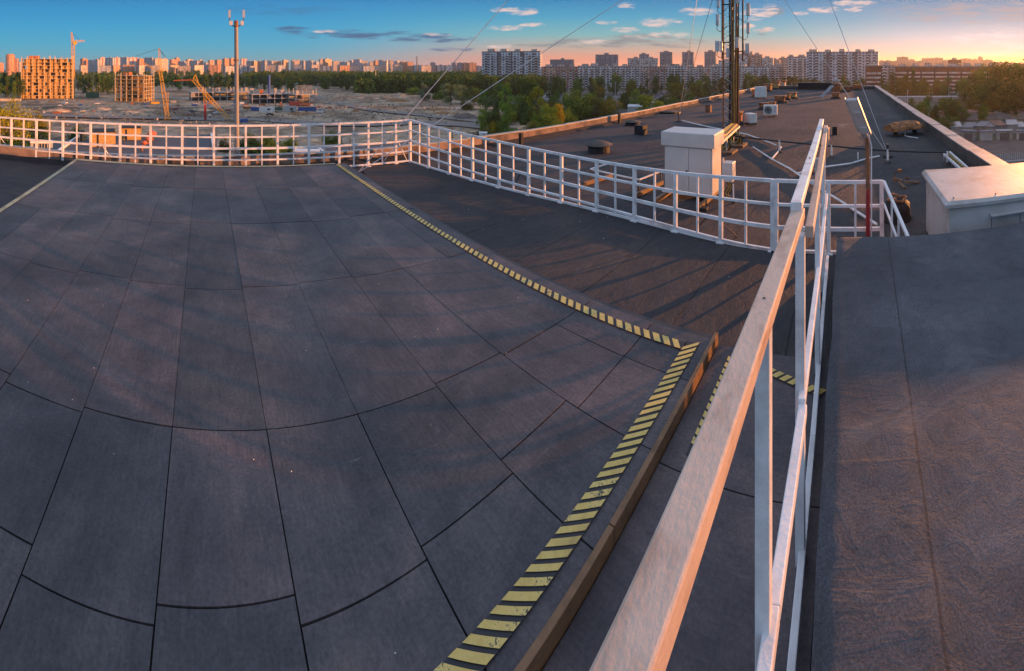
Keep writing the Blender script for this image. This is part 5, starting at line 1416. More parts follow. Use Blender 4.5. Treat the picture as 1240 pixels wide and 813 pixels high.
# ------------------------------------------------------------------ unfinished concrete blocks
def skeleton(px, D, w, d, fl, sh, rz, label, ncx, ncy, mt, infill, z0=GZ+.3, extra=0):
    c = P(px, D, z0); t = thing('unfinished_building', label, 'building site', c); t['_o'] = (0, 0, 0); t.rotation_euler.z = rz
    for f in range(fl+1):
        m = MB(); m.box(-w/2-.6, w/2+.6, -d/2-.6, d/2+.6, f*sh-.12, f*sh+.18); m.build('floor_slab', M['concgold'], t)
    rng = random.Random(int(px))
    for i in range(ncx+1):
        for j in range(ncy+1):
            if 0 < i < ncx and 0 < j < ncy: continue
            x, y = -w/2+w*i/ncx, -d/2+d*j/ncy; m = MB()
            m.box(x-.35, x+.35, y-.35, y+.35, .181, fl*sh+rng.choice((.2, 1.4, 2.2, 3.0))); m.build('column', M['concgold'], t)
    for f in range(fl):
        m = MB(); n = 0
        for i in range(ncx):
            for j, yy in ((0, -d/2+2.6), (1, d/2-2.6)):
                if rng.random() < infill:
                    x = -w/2+w*i/ncx; a, b = rng.choice(((.1, .55), (.45, .95), (.15, .85), (.1, .95)))
                    m.box(x+a*w/ncx, x+b*w/ncx, yy-.15, yy+.15, f*sh+.19, (f+1)*sh-.13)
        for j in range(ncy):
            for xx in (-w/2+1.2, w/2-1.2):
                if rng.random() < infill:
                    y = -d/2+d*j/ncy; m.box(xx-.15, xx+.15, y+.1*d/ncy, y+rng.uniform(.5, .95)*d/ncy, f*sh+.19, (f+1)*sh-.13)
        m.box(-w*.16, w*.16, -.2, .2, f*sh+.19, (f+1)*sh-.13); m.box(-w*.4, w*.4, .6, 1.0, f*sh+.19, (f+1)*sh-.13)
        m.build('infill_wall', M['brickyel'], t)
    m = MB(); m.box(-w*.36, -w*.14, -3, 3, fl*sh+.19, fl*sh+3.0); m.build('lift_house', M['brick'], t)
    return t
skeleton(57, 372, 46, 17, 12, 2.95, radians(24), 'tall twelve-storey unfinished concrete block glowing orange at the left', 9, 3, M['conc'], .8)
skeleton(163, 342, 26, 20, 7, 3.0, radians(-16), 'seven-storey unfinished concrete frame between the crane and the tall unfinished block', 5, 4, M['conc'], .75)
def foundations(px0, px1, D, label, rows=2, seed=1, hgt=3.4, wall_h=4.2):
    a = P(px0, D, GZ+.3); b = P(px1, D+10, GZ+.3); u = (b-a); L = u.length; c = (a+b)/2
    t = thing('concrete_foundations', label, 'building site', c); t['_o'] = (0, 0, 0); t.rotation_euler.z = atan2(u.y, u.x); rng = random.Random(seed); d = 16
    for f in range(rows):
        m = MB(); m.box(-L/2, L/2, -d/2, d/2, hgt*(f+1), hgt*(f+1)+.45); m.build('floor_slab', M['conc'], t)
    for k in range(int(L/6)+1):
        x = min(-L/2+6*k+.4, L/2-.4)
        for y in (-d/2+.5, d/2-.5):
            m = MB(); m.box(x-.3, x+.3, y-.3, y+.3, 0, hgt*rows-.01+rng.choice((0, 0, 3.0, 4.0))+.5); m.build('column', M['conc'], t)
    k = -L/2+1
    while k < L/2-4:
        w = rng.uniform(1.2, 3.5); y = rng.choice((-d/2+1.4, -d/2+5, 2)); h = rng.uniform(.6, 1)*wall_h; z = hgt*rng.randrange(1, rows+1)+.46
        m = MB(); m.box(k, k+w, y-.2, y+.2, z, z+min(h, hgt*.9 if z < hgt*rows else h)); m.build('wall_stub', M['conc'] if rng.random() < .85 else M['brick'], t); k += w+rng.uniform(1, 3.5)
    m = MB(); m.box(-L/2+.5, L/2-.5, 4, 4.3, 0, hgt*rows-.01); m.build('rear_wall', M['concd'], t)
foundations(230, 305, 345, 'low concrete foundations with stub walls behind the yellow boom', 2, 1)
foundations(302, 352, 322, 'low concrete frame with open bays between antenna pole and grey ribbed wall', 2, 2)
foundations(352, 379, 318, 'grey ribbed unfinished wall frame at the right end of the foundations', 2, 3, wall_h=3)
t = thing('reinforcement_cage', 'grey ribbed forest of reinforcement above the right end of the foundations', 'steelwork', P(368, 322, GZ+7.5)); 
for k in range(22):
    m = MB(); p = P(360+k*.85, 318, GZ+7.5); m.bar(p, p+Vector((0, 0, 7.0)), .22); m.build('upright', M['concd'], t)
for z in (2, 4.5, 6.8):
    m = MB(); m.bar(P(360, 318, GZ+7.5+z), P(378, 318, GZ+7.5+z), .25); m.build('tie', M['concd'], t)

# ------------------------------------------------------------------ cranes
def lattice(m, p, q, w, nseg, r=None, taper=1):
    p, q = Vector(p), Vector(q); d = (q-p).normalized(); u = Vector((0, 0, 1)) if abs(d.z) < .8 else Vector((cos(az_of(200)), -sin(az_of(200)), 0))
    a = d.cross(u).normalized(); b = a.cross(d).normalized(); r = r or w*.13
    def c(f, i, j): ww = w*(1+(taper-1)*f)/2; return p+(q-p)*f+a*i*ww+b*j*ww
    K = ((-1, -1), (1, -1), (1, 1), (-1, 1))
    for i, j in K: m.bar(c(0, i, j), c(1, i, j), r)
    for s in range(nseg):
        f0, f1 = s/nseg, (s+1)/nseg
        for k in range(4):
            A, B = K[k], K[(k+1) % 4]
            if s % 2: A, B = B, A
            m.bar(c(f0, *A), c(f1, *B), r*.7)
def LP(px, py, D): return P(px, D, CZ-(py-YH)/F*D)
def part(fn, name, mt, t):
    m = MB(); fn(m); return m.build(name, mt, t)
t = thing('tower_crane', 'tall tower crane with a short jib behind the tall unfinished block', 'crane', P(88.5, 392, GZ))
part(lambda m: lattice(m, P(88.5, 392, GZ), LP(88.5, 53, 392), 2.6, 26), 'mast', M['craneyel'], t)
part(lambda m: lattice(m, LP(88.5, 53, 392), LP(86.5, 39, 392), 2.4, 5, taper=.3), 'tower_head', M['craneyel'], t)
part(lambda m: lattice(m, LP(86, 50.5, 392), LP(102.5, 49.5, 392), 2.0, 7, taper=.6), 'jib', M['craneyel'], t)
part(lambda m: m.bar(LP(86.5, 40, 392), LP(97, 48.5, 392), .25), 'stay_cable', M['darksteel'], t)
part(lambda m: m.bar(LP(89, 53.5, 392), LP(92.5, 51, 392), 3.2), 'cab', M['craneyel'], t)
D = 218
t = thing('leaning_crane', 'yellow lattice crane with leaning boom, upright head and raised arms beside the smaller unfinished block', 'crane', P(203, D, GZ))
part(lambda m: lattice(m, LP(203.5, 147, D), LP(194, 85, D), 2.0, 18, taper=.75), 'boom', M['craneyel'], t)
part(lambda m: lattice(m, LP(194, 85, D), LP(192.6, 58.5, D), 1.5, 8, taper=.45), 'head_mast', M['craneyel'], t)
part(lambda m: lattice(m, LP(194.5, 88, D), LP(172.5, 75.5, D), 1.2, 9, taper=.4), 'arm', M['craneyel'], t)
part(lambda m: lattice(m, LP(194.5, 88, D), LP(198.5, 83, D), 1.0, 3), 'counter_arm', M['craneyel'], t)
part(lambda m: lattice(m, LP(202, 147, D), LP(202.5, 112, D), 1.3, 10), 'support', M['craneyel'], t)
part(lambda m: m.bar(LP(192.6, 59, D), LP(164, 68, D), .16), 'stay_cable', M['darksteel'], t)
part(lambda m: m.bar(LP(192.6, 59, D), LP(200, 69, D), .3), 'stay_cable', M['darksteel'], t)
part(lambda m: m.bar(LP(203, 147.5, D), LP(203, 143, D), 3.4), 'cab', M['craneyel'], t)
part(lambda m: m.bar(LP(183, 124.5, D+60), LP(193, 124.5, D+60), 1.4), 'counterweight_frame', M['craneyel'], t)
D = 212
t = thing('boom_crane', 'yellow crane boom sloping down over a red post, with a thin red jib', 'crane', P(249, D, GZ))
part(lambda m: lattice(m, LP(281, 149, D), LP(234, 96.5, D), 1.9, 20, taper=.8), 'boom', M['craneyel'], t)
part(lambda m: m.bar(LP(233, 97.5, D), LP(236.8, 90.5, D), .45), 'frame_strut', M['craneyel'], t)
part(lambda m: m.bar(LP(236.8, 90.5, D), LP(241.5, 104, D), .45), 'frame_strut', M['craneyel'], t)
part(lambda m: lattice(m, LP(234, 96.7, D), LP(210, 97.6, D), .7, 10, taper=.5), 'jib', mat('crane_orange', (.62, .16, .04)), t)
part(lambda m: lattice(m, LP(248.3, 127, D), LP(248.2, 113, D), 1.4, 6), 'upper_post', M['craneyel'], t)
part(lambda m: m.bar(LP(248.7, 150, D), LP(248.3, 127, D), 1.3), 'lower_post', M['redpaint'], t)
part(lambda m: m.bar(LP(281, 151, D), LP(286, 148, D), 2.6), 'cab', M['craneyel'], t)

# ------------------------------------------------------------------ antenna pole beyond the back railing
D = 118
t = thing('antenna_pole', 'tall steel telecom pole with two antenna arms, left of centre behind the back railing', 'pole', P(287, D, GZ))
part(lambda m: m.tube(P(287, D, GZ), LP(286, 33, D), .75, .56, 16), 'shaft', mat('pole_steel', (.26, .25, .24), .6, .1, var=.3), t)
part(lambda m: m.tube(LP(286.1, 73.5, D), LP(286.1, 72, D), .85, .85, 16), 'collar', M['rust'], t)
part(lambda m: m.tube(LP(286, 33, D), LP(286, 25, D), .60, .60, 14), 'head', M['rust'], t)
for s, px in ((-1, 278.5), (1, 294.5)):
    part(lambda m: m.path([LP(286, 33.5, D), LP(286+s*5, 30.5, D), LP(px+s*-.5, 28, D)], .16), 'arm', M['darksteel'], t)
    part(lambda m: m.tube(LP(px, 30, D), LP(px+s*.8, 14, D), .12, .12), 'pipe', M['darksteel'], t)
    def ant(m, px=px, s=s):
        q = LP(px+s*.6, 21.5, D); m.box(q.x-.35, q.x+.35, q.y-.3, q.y+.3, q.z, q.z+2.2)
    part(ant, 'antenna', M['galv'], t)
    def ant2(m, px=px, s=s):
        q = LP(px-s*1.2, 30.5, D); m.box(q.x-.45, q.x+.45, q.y-.3, q.y+.3, q.z, q.z+1.2)
    part(ant2, 'radio_unit', M['lampglass'], t)

# ------------------------------------------------------------------ low annex and sheds just behind the railing
t = thing('annex_building', 'low flat-roofed annex of dark bitumen behind the back railing', 'building', P(180, 112, GZ))
AZ_ = -18.0
def poly(pts, z): return [(G(a, b, z).x, G(a, b, z).y) for a, b in pts]
part(lambda m: m.prism(poly([(50, 196), (50, 172), (150, 164), (262, 163), (262, 198)], AZ_), GZ, AZ_-.3), 'wall', M['concd'], t)
part(lambda m: m.prism(poly([(49, 197), (49, 171), (150, 163.5), (263, 162.5), (263, 199)], AZ_), AZ_-.297, AZ_), 'roof', M['flatroof'], t)
part(lambda m: [m.bar(G(66, 186, AZ_+.3), G(102, 160, AZ_+.3), .5, .6)], 'edge_kerb', M['white'], t)
part(lambda m: m.bar(G(256, 162, AZ_+.3), G(259, 182, AZ_+.3), .6, .6), 'edge_kerb', M['white'], t)
def brickbox(px0, px1, ytop, ybase, label, dpt=5, name='brick_shed'):
    p = G(px0, ybase, AZ_); q = G(px1, ybase, AZ_); D = p.xy.length; h = (ybase-ytop)/F*D; u = (q-p); u.z = 0; n = Vector((-u.y, u.x, 0)).normalized(); L = u.length
    if n.y < 0: n = -n
    t = thing(name, label, 'shed', (p+q)/2)
    def pr(o, z0, z1, m): c = [p-u.normalized()*o-n*o, q+u.normalized()*o-n*o, q+u.normalized()*o+n*(dpt+o), p-u.normalized()*o+n*(dpt+o)]; m.prism([(v.x, v.y) for v in c], z0, z1)
    part(lambda m: pr(0, AZ_+.01, AZ_+h, m), 'wall', M['brickyel'], t)
    part(lambda m: pr(.15, AZ_+h+.003, AZ_+h+.25, m), 'roof', M['tar'], t)
    part(lambda m: m.bar(q+n*.0+Vector((0, 0, h)), q+n*dpt+Vector((0, 0, h)), .3, .8), 'side_parapet', M['brickyel'], t)
    part(lambda m: m.bar(p+u*.3-n*.06, p+u*.3-n*.06+Vector((0, 0, h-.3)), .5, .08), 'door', M['darksteel'], t)
brickbox(109, 140, 160.5, 178, 'larger brick shed glowing orange behind the back railing')
brickbox(145, 171, 155.5, 169.5, 'second brick shed behind and right of the larger one', 4)
brickbox(96, 103, 161, 171, 'small brick shed at the left of the larger brick shed', 3)
for k, (px, py, s, lab) in enumerate(((184, 170, 1.1, 'largest red rotary ventilator right of the brick sheds'), (180, 174, .8, 'middle red rotary ventilator in a row right of the brick sheds'), (175, 178, .65, 'small red ventilator in a row right of the brick sheds'), (172, 183, .6, 'nearest red ventilator right of the brick sheds'))):
    p = G(px, py, AZ_); t = thing('red_ventilator', lab, 'ventilator', p, 'red ventilators on the annex')
    part(lambda m: m.lathe([(s*.45, 0), (s*.35, s*.8), (s*.3, s*1.0)], p, 12), 'neck', M['rust'], t)
    part(lambda m: m.lathe([(s*.35, s*1.0), (s*1.1, s*1.2), (s*1.25, s*1.7), (s*.8, s*2.2), (s*.2, s*2.4)], p, 14), 'hood', mat('orange_paint', (.62, .14, .06)), t)
def chiller(px0, px1, ytop, ybase, label):
    p = G(px0, ybase, AZ_); q = G(px1, ybase, AZ_); D = p.xy.length; h = (ybase-ytop)/F*D; u = (q-p).normalized(); n = Vector((-u.y, u.x, 0)); n = n if n.y > 0 else -n
    t = thing('rooftop_chiller', label, 'chiller', (p+q)/2); L = (q-p).length
    def pr(m, a, b, c, d, z0, z1): m.prism([((p+u*x+n*y).x, (p+u*x+n*y).y) for x, y in ((a, c), (b, c), (b, d), (a, d))], AZ_+z0, AZ_+z1)
    part(lambda m: pr(m, 0, L, 0, 2, .01, h*.82), 'body', M['galv'], t)
    part(lambda m: pr(m, -.1, L+.1, -.15, 2.1, h*.823, h), 'top', M['white'], t)
    for k in range(6): part(lambda m: pr(m, L*(.13+.13*k), L*(.13+.13*k)+.5, -.03, -.004, h*.15, h*.72), 'louvre', M['glass'], t)
chiller(37, 64, 171.5, 181, 'white-topped chiller unit behind the left part of the back railing')
chiller(357, 387, 182.5, 191, 'white-topped chiller unit behind the back railing near the deck corner')
t = thing('annex_building', 'second low dark roof behind the corner of the railing', 'building', P(440, 105, GZ))
part(lambda m: m.prism(poly([(345, 196), (378, 176), (470, 172), (600, 168), (640, 172), (560, 200)], AZ_), GZ, AZ_), 'wall', M['flatroof'], t)
part(lambda m: m.bar(G(384, 178, AZ_+.2), G(408, 196, AZ_+.2), .5, .5), 'edge_kerb', M['white'], t)
for k, (px, py) in enumerate(((424, 188), (548, 168), (532, 180))):
    p = G(px, py, AZ_); m = MB(); m.tube(p, p+Vector((0, 0, 4)), .12); one(m, 'vent_pipe', M['darksteel'], ('thin dark pole behind the railing left of its corner', 'dark pole behind the side railing near the dirt lot', 'dark stub pole behind the side railing corner')[k], 'pole', loc=p)

# ------------------------------------------------------------------ containers, cabins, vehicles
def boxy(px0, px1, ytop, ybase, mt, label, dpt=2.5, name='shipping_container', roof=None, cat='container', group='containers and cabins on the building site', z=GZ+.5):
    p = G(px0, ybase, z); q = G(px1, ybase, z); D = p.xy.length; h = (ybase-ytop)/F*D; u = (q-p).normalized(); n = Vector((-u.y, u.x, 0)); n = n if n.dot(p) > 0 else -n; L = (q-p).length
    t = thing(name, label, cat, (p+q)/2, group)
    def pr(m, a, b, c, d, z0, z1): m.prism([((p+u*x+n*y).x, (p+u*x+n*y).y) for x, y in ((a, c), (b, c), (b, d), (a, d))], z+z0, z+z1)
    part(lambda m: pr(m, 0, L, 0, dpt, -.5, h*.96), 'body', mt, t)
    part(lambda m: pr(m, -.05, L+.05, -.05, dpt+.05, h*.962, h*1.02), 'roof', roof or mt, t)
    if name == 'site_cabin': part(lambda m: pr(m, L*.55, L*.72, -.06, -.004, h*.35, h*.75), 'window', M['glass'], t)
    elif L > 4:
        for k in range(int(L/1.5)): part(lambda m: pr(m, .5+1.5*k, .75+1.5*k, -.06, -.004, .1, h*.93), 'rib', mt, t)
    return t
M['cgreen'] = mat('green_container', (.05, .12, .07), .6); M['cred'] = mat('maroon_container', (.16, .04, .04), .6); M['cgrey'] = mat('grey_cabin', (.36, .38, .38), .7)
M['cwhite'] = mat('white_cabin', (.62, .63, .64), .6); M['corange'] = mat('sunlit_orange_roof', (.55, .25, .07), .8)  # container roof colour holds the orange of low sunlight
boxy(361, 383, 129.5, 134.5, M['blue'], 'long blue container with an orange-lit roof beside the maroon one', roof=M['corange'])
boxy(342.5, 359, 129, 136, M['cgrey'], 'grey site cabin with a window left of the long blue container', name='site_cabin', cat='site cabin')
boxy(333, 341.5, 130, 135.5, M['cgreen'], 'small green and maroon container left of the grey cabin')
boxy(314, 332, 130, 135.5, M['cwhite'], 'long white site cabin left of the small green container', name='site_cabin', cat='site cabin')
boxy(304, 313.5, 130, 134.5, M['blue'], 'dark blue container left of the white cabin, right of the antenna pole')
boxy(350, 364, 123, 129, M['cred'], 'maroon container stack behind the grey cabin'); boxy(364.5, 379, 125, 129, M['rust'], 'rust-coloured container behind the long blue one')
boxy(468, 481, 115.5, 118.5, M['blue'], 'long blue container by the trees at the end of the rubble field'); boxy(481.5, 486, 115.5, 119, mat('yellow_cabin', (.55, .42, .08)), 'small yellow cabin at the right end of the blue container by the trees')
boxy(459, 468, 115, 117.5, M['glass'], 'dark container left of the long blue one by the trees')
boxy(100, 142, 104.5, 110, M['cgrey'], 'long grey site shed between the unfinished blocks', 8, roof=M['cwhite'])
boxy(104, 120, 112, 118.5, M['cgreen'], 'dark green hoarding between the unfinished blocks', 2); boxy(-2, 10, 108, 111.5, M['cwhite'], 'pale low building at the left edge behind the golden trees', 10, 'low_building', cat='building')
boxy(284, 290, 140, 146, M['blue'], 'small blue cabin at the foot of the antenna pole'); boxy(291, 300, 144.5, 148.5, M['blue'], 'blue tank cabin right of the antenna pole behind the railing')
boxy(346, 362, 101, 104, M['cgrey'], 'grey roofed hall behind the foundations', 12, 'low_building', cat='building'); boxy(385, 432, 102, 104.5, M['cred'], 'low red-brown wall building at the edge of the wood', 6, 'low_building', cat='building')
boxy(594, 601, 153, 160, M['cred'], 'red-brown shed at the corner of the dirt lot', 3, 'site_shed', cat='shed'); boxy(580, 590, 161, 167, M['cwhite'], 'white box cabin behind the side railing at the dirt lot', 3, 'site_cabin', cat='site cabin')
t = thing('site_fence', 'long pale site hoarding at the left behind the golden trees', 'fence', P(10, 330, GZ))
for k in range(10): part(lambda m: m.bar(P(-6+3.2*k, 338, GZ+1.2), P(-6+3.2*(k+1)-.1, 338, GZ+1.2+.1), .2, 2.4), 'panel', M['conc'], t)
rng = random.Random(17)
CARM = [mat('car_paint', c, .35, .1, var=.05) for c in ((.5, .5, .52), (.30, .03, .03), (.03, .035, .045), (.08, .14, .25), (.62, .62, .62), (.10, .11, .11), (.05, .16, .12), (.36, .34, .30))]
CARN = ['silver', 'red', 'black', 'blue', 'white', 'dark grey', 'green', 'beige']
def car_meshes():
    m = MB(); prof = [(-2.1, .35), (-2.1, .85), (-1.35, .95), (-.75, 1.42), (.75, 1.45), (1.45, .98), (2.1, .86), (2.15, .35)]
    n = len(prof); vs = [(x, -.85*(1 if z < 1.2 else .82), z) for x, z in prof]+[(x, .85*(1 if z < 1.2 else .82), z) for x, z in prof]
    m.add(vs, [tuple(range(n)), tuple(range(n, 2*n))[::-1]]+[(k, n+k, n+(k+1) % n, (k+1) % n) for k in range(n)])
    g = MB()
    for s in (-1, 1): g.add([(-1.15, s*.86, .98), (1.3, s*.86, 1.0), (.72, s*.735, 1.38), (-.68, s*.735, 1.36)], [(0, 1, 2, 3)])
    g.add([(1.5, -.7, 1.0), (1.5, .7, 1.0), (.80, .6, 1.43), (.80, -.6, 1.43)], [(0, 1, 2, 3)])
    g.add([(-1.42, -.7, .98), (-1.42, .7, .98), (-.82, .6, 1.41), (-.82, -.6, 1.41)], [(0, 1, 2, 3)])
    w = []
    for x in (-1.3, 1.35):
        for s in (-1, 1): q = MB(); q.tube((x, s*.70, .32), (x, s*.88, .32), .32, n=12); w.append(q)
    return m, g, w
cb, cg, cw_ = car_meshes()
cb_me = [None]*len(CARM)
cgo = cg.build('window', M['glass']); cgm = cgo.data; bpy.data.objects.remove(cgo)
cwm = []
for q in cw_: o = q.build('wheel', M['cableblk']); cwm.append(o.data); bpy.data.objects.remove(o)
def car(px, py, rz, k, label, group, z=GZ+.1):
    p = G(px, py, z)
    if cb_me[k] is None: o = cb.build('body', CARM[k]); cb_me[k] = o.data; bpy.data.objects.remove(o)
    t = thing('parked_car', label, 'car', p, group); t.rotation_euler.z = rz
    for nm, me in [('body', cb_me[k]), ('window', cgm)]+[('wheel', w) for w in cwm]:
        o = bpy.data.objects.new(nm, me); COL.objects.link(o); o.parent = t
car(409, 130, .1, 3, 'lone teal-blue car on the haul road right of the containers', 'vehicles on the building site', GZ+1.1)
for k, (px, py, c, l) in enumerate(((398, 131.5, 2, 'dark vehicle between the truck and the lone car'), (388, 133, 4, 'white van beside the blue container'), (447, 115, 4, 'white vehicle at the head of the rubble field'), (62, 124, 5, 'dark car at the foot of the tall unfinished block'),
                                  (46, 124.5, 3, 'blue car below the tall unfinished block'), (80, 122, 4, 'white car right of the tall unfinished block'), (90, 123, 7, 'beige car right of the tall unfinished block'))):
    car(px, py, .1+k*.3, c, l, 'vehicles on the building site', GZ+.6)
for i, row in enumerate((113.5, 115.5, 118, 121, 124.5, 128.5)):
    n = (26, 24, 20, 14, 12, 9)[i]; x0, x1 = ((652, 812), (654, 800), (658, 790), (732, 800), (738, 806), (742, 800))[i]
    for k in range(n):
        if rng.random() < .2: continue
        c = rng.randrange(8); car(x0+(x1-x0)*(k+rng.random()*.5)/n, row+rng.uniform(-.4, .4), -az_of(x0)+rng.choice((0, pi/2))+rng.uniform(-.1, .1), c, '%s car parked in row %s of the car park beyond the left parapet' % (CARN[c], ('furthest', 'second furthest', 'third furthest', 'third nearest', 'second nearest', 'nearest')[i]), 'cars parked beyond the parapet')
# car park tarmac and market roofs
m = MB(); m.prism(poly([(648, 132), (648, 111), (830, 110), (830, 136), (742, 140)], GZ), GZ+.02, GZ+.05); tag(m.build('car_park', mat('tarmac', (.10, .10, .105), .9, var=.4, scale=.15)), kind='structure')
G3 = 'low buildings around the car park'
for a, b, y0, y1, mt, l, d in ((657, 674, 116, 121, 'cwhite', 'long white flat roof in the car park', 12), (756, 767, 111, 115, 'cwhite', 'white-roofed kiosk among the parked cars', 8), (760, 778, 129, 138, 'cgrey', 'grey pitched market hall close to the parapet', 14),
                           (748, 757, 119, 123, 'cgreen', 'small green kiosk in the car park', 5), (775, 787, 119, 123.5, 'cred', 'red-brown kiosk in the car park', 5), (716, 728, 113, 117, 'cgrey', 'grey kiosk under the trees in the car park', 6), (700, 712, 118, 122, 'cwhite', 'small white shed behind the large dense tree', 6), (788, 800, 124, 129, 'cgrey', 'grey shed right of the red-brown kiosk', 6)):
    boxy(a, b, y0, y1, M[mt], l, d, 'low_building', cat='building', group=G3, roof=M['cwhite'] if mt != 'cgreen' else None, z=GZ+.1)
# garages at the right
G4 = 'garage rows beyond the right parapet'
M['gdoor'] = mat('garage_door', (.14, .10, .09), .7); M['groof'] = mat('garage_roof', (.20, .19, .20), .9, var=.4, scale=.3); M['gwall'] = mat('garage_wall', (.34, .28, .25), .9, var=.3, scale=.4, objrand=.35)
M['groof2'] = mat('pale_garage_roof', (.42, .38, .38), .9, var=.4, scale=.3)
M['groof3'] = mat('rusty_garage_roof', (.24, .12, .09), .9, var=.5, scale=.3)
grng = random.Random(9)
def garage(px0, px1, ytop, ybase, label, dpt=6, n=1, door=True, z=GZ+.02):
    p = G(px0, ybase, z); q = G(px1, ybase, z); D = p.xy.length; h = (ybase-ytop)/F*D*grng.uniform(.75, 1.2); p = p+p.xy.normalized().to_3d()*grng.uniform(-1.2, 1.2); u = (q-p).normalized(); nn = Vector((-u.y, u.x, 0)); nn = nn if nn.dot(p) > 0 else -nn; L = (q-p).length
    t = thing('garage', label, 'garage', (p+q)/2, G4)
    def pr(m, a, b, c, d, z0, z1): m.prism([((p+u*x+nn*y).x, (p+u*x+nn*y).y) for x, y in ((a, c), (b, c), (b, d), (a, d))], z+z0, z+z1)
    part(lambda m: pr(m, 0, L, 0, dpt, 0, h), 'wall', M['gwall'], t)
    part(lambda m: pr(m, -.2, L+.2, -.3, dpt+.2, h+.003, h+.22), 'roof', M[grng.choice(('groof', 'groof2', 'groof', 'groof3', 'groof2'))], t)
    if door:
        for k in range(n): part(lambda m: pr(m, L*(k+.2)/n, L*(k+.8)/n, -.05, -.004, 0, h*.78), 'door', M['gdoor'], t)
for k in range(7): garage(1152+13.5*k, 1165+13.5*k, 153.5-.15*k, 163-.3*k, 'garage of the middle row, %s from the left' % order[k], 16, 1, False)
for k, (a, b) in enumerate(((1164, 1181), (1187, 1202), (1207, 1226), (1231, 1246))): garage(a, b, 161-k*.4, 171-k*.6, 'projecting front garage, %s from the left' % order[k], 3, 1, k != 1)
for k in range(6): garage(1135+18*k, 1152.5+18*k, 137.5-.2*k, 146-.4*k, 'garage of the rear row, %s from the left' % order[k], 15, 2, False)
garage(1158, 1190, 113, 121, 'long hall with a pale roof behind the garages', 20, 3, False); garage(1085, 1160, 116, 123, 'long low grey-roofed hall beyond the right parapet', 14, 5, False)
garage(1178, 1190, 129, 137, 'small red-brown shed standing on the rear garage row', 5, 1, True); garage(1226, 1244, 126, 137, 'pale shed at the right edge among the garages', 8, 1, False)
m = MB(); m.prism(poly([(1130, 196), (1165, 172), (1260, 166), (1290, 215), (1200, 230)], GZ), GZ+.03, GZ+.06); tag(m.build('dirt_yard', mat('yard_dirt', (.13, .095, .085), .95, var=.4, scale=.3)), kind='structure')
m = MB()
for k in range(26):
    p = G(1196+k*2.6, 197-.2*k, GZ); m.bar(p, p+Vector((0, 0, 2.2)), .25)
m.bar(G(1196, 197, GZ+1.8), G(1262, 192, GZ+1.8), .12); m.bar(G(1196, 197, GZ+1.0), G(1262, 192, GZ+1.0), 1.2, .08)
one(m, 'yard_fence', M['cgrey'], 'grey fence of the bare yard beyond the right parapet', 'fence', loc=G(1210, 196, GZ))
thing('street_lamp', 'thin grey lamp pole right of the garages hall beyond the parapet', 'lamp', P(1149, 330, GZ))
t = bpy.data.objects['street_lamp']
part(lambda m: m.tube(P(1149, 330, GZ), P(1149, 330, GZ+12), .25, .15), 'pole', M['galv'], t); part(lambda m: m.bar(P(1149, 330, GZ+12), P(1152, 330, GZ+12.3), .3), 'lamp_head', M['galv'], t)
for k, (px, yb, h, l) in enumerate(((1099, 152, 42, 'thin utility pole rising behind the right parapet'), (455, 106, 22, 'thin pole in the wood beyond the rubble field'), (689, 124, 26, 'tall lamp pole in the car park by the white roof'), (840, 112, 20, 'lamp pole at the end of the car park'),
                                 (745, 122, 22, 'lamp pole in the middle of the car park'), (785, 120, 20, 'lamp pole at the right of the car park'), (326, 125, 34, 'dark blue site mast rising right of the antenna pole'), (425, 104, 14, 'thin pole at the near edge of the wood'))):
    p = G(px, yb, GZ); D = p.xy.length; m = MB(); hh = h/F*D; m.tube(p, p+Vector((0, 0, hh)), .22 if k != 6 else 1.0, .14 if k != 6 else .9); m.bar(p+Vector((0, 0, hh)), p+Vector((1.2, -.6, hh+.2)), .3)
    one(m, 'utility_pole', M['galv'] if k != 6 else M['blue'], l, 'pole', loc=p)
# rubble on the site: countless, one object
def rubble():
    rng = random.Random(6); m = MB()
    for k in range(1500):
        px = rng.uniform(-20, 560); D = rng.uniform(190, 300) if k % 2 else rng.uniform(330, 430)
        if D > 320 and px < 390: continue
        p = pol(px, D, GZ+rng.uniform(.5, 1.6)); s = rng.uniform(.25, .8); R = Matrix.Translation(p) @ Matrix.Rotation(rng.uniform(0, 6), 4, Vector((rng.random(), rng.random(), rng.random()+.1)).normalized())
        m.c = rng.random(); m.box(-s, s, -s*rng.uniform(.2, .8), s*rng.uniform(.2, .8), -s*.4, s*.4, R)
    tag(m.build('rubble', mat('rubble_stone', (.24, .22, .205), .95, var=.4, scale=.5, tint=.7)), 'broken concrete and rubble strewn over the building site', 'rubble', kind='stuff')
rubble()
print('TREES', NTREE[0], 'OBJS', len(bpy.data.objects))

for q, D, h in ((1316, 30, 38), (1318, 34, 39), (1312, 38, 40), (1320, 32, 39), (1385, 30, 38), (1380, 36, 39), (1450, 29, 38)): tree(q, D, h, 7.6, 'round', 'dark', 'very tall dark tree added out of view beyond the right edge for shade', 'unseen trees added to shade the block', lod='near')  # trees added outside the view to throw shade on the raised block

def haze():
    m = bpy.data.materials.new('haze_air'); m.use_nodes = True; N = NT(m.node_tree)
    v = N.n('ShaderNodeVolumePrincipled', i={'Color': (.95, .90, .86, 1), 'Density': .00010, 'Anisotropy': .55})
    N.n('ShaderNodeOutputMaterial', i={'Volume': v.outputs[0]})
    b = MB(); b.box(-6200, 6200, -6200, 6200, GZ-1.2, 92)
    tag(b.build('haze', m), 'thin evening haze over the city', 'haze', kind='stuff')
haze()

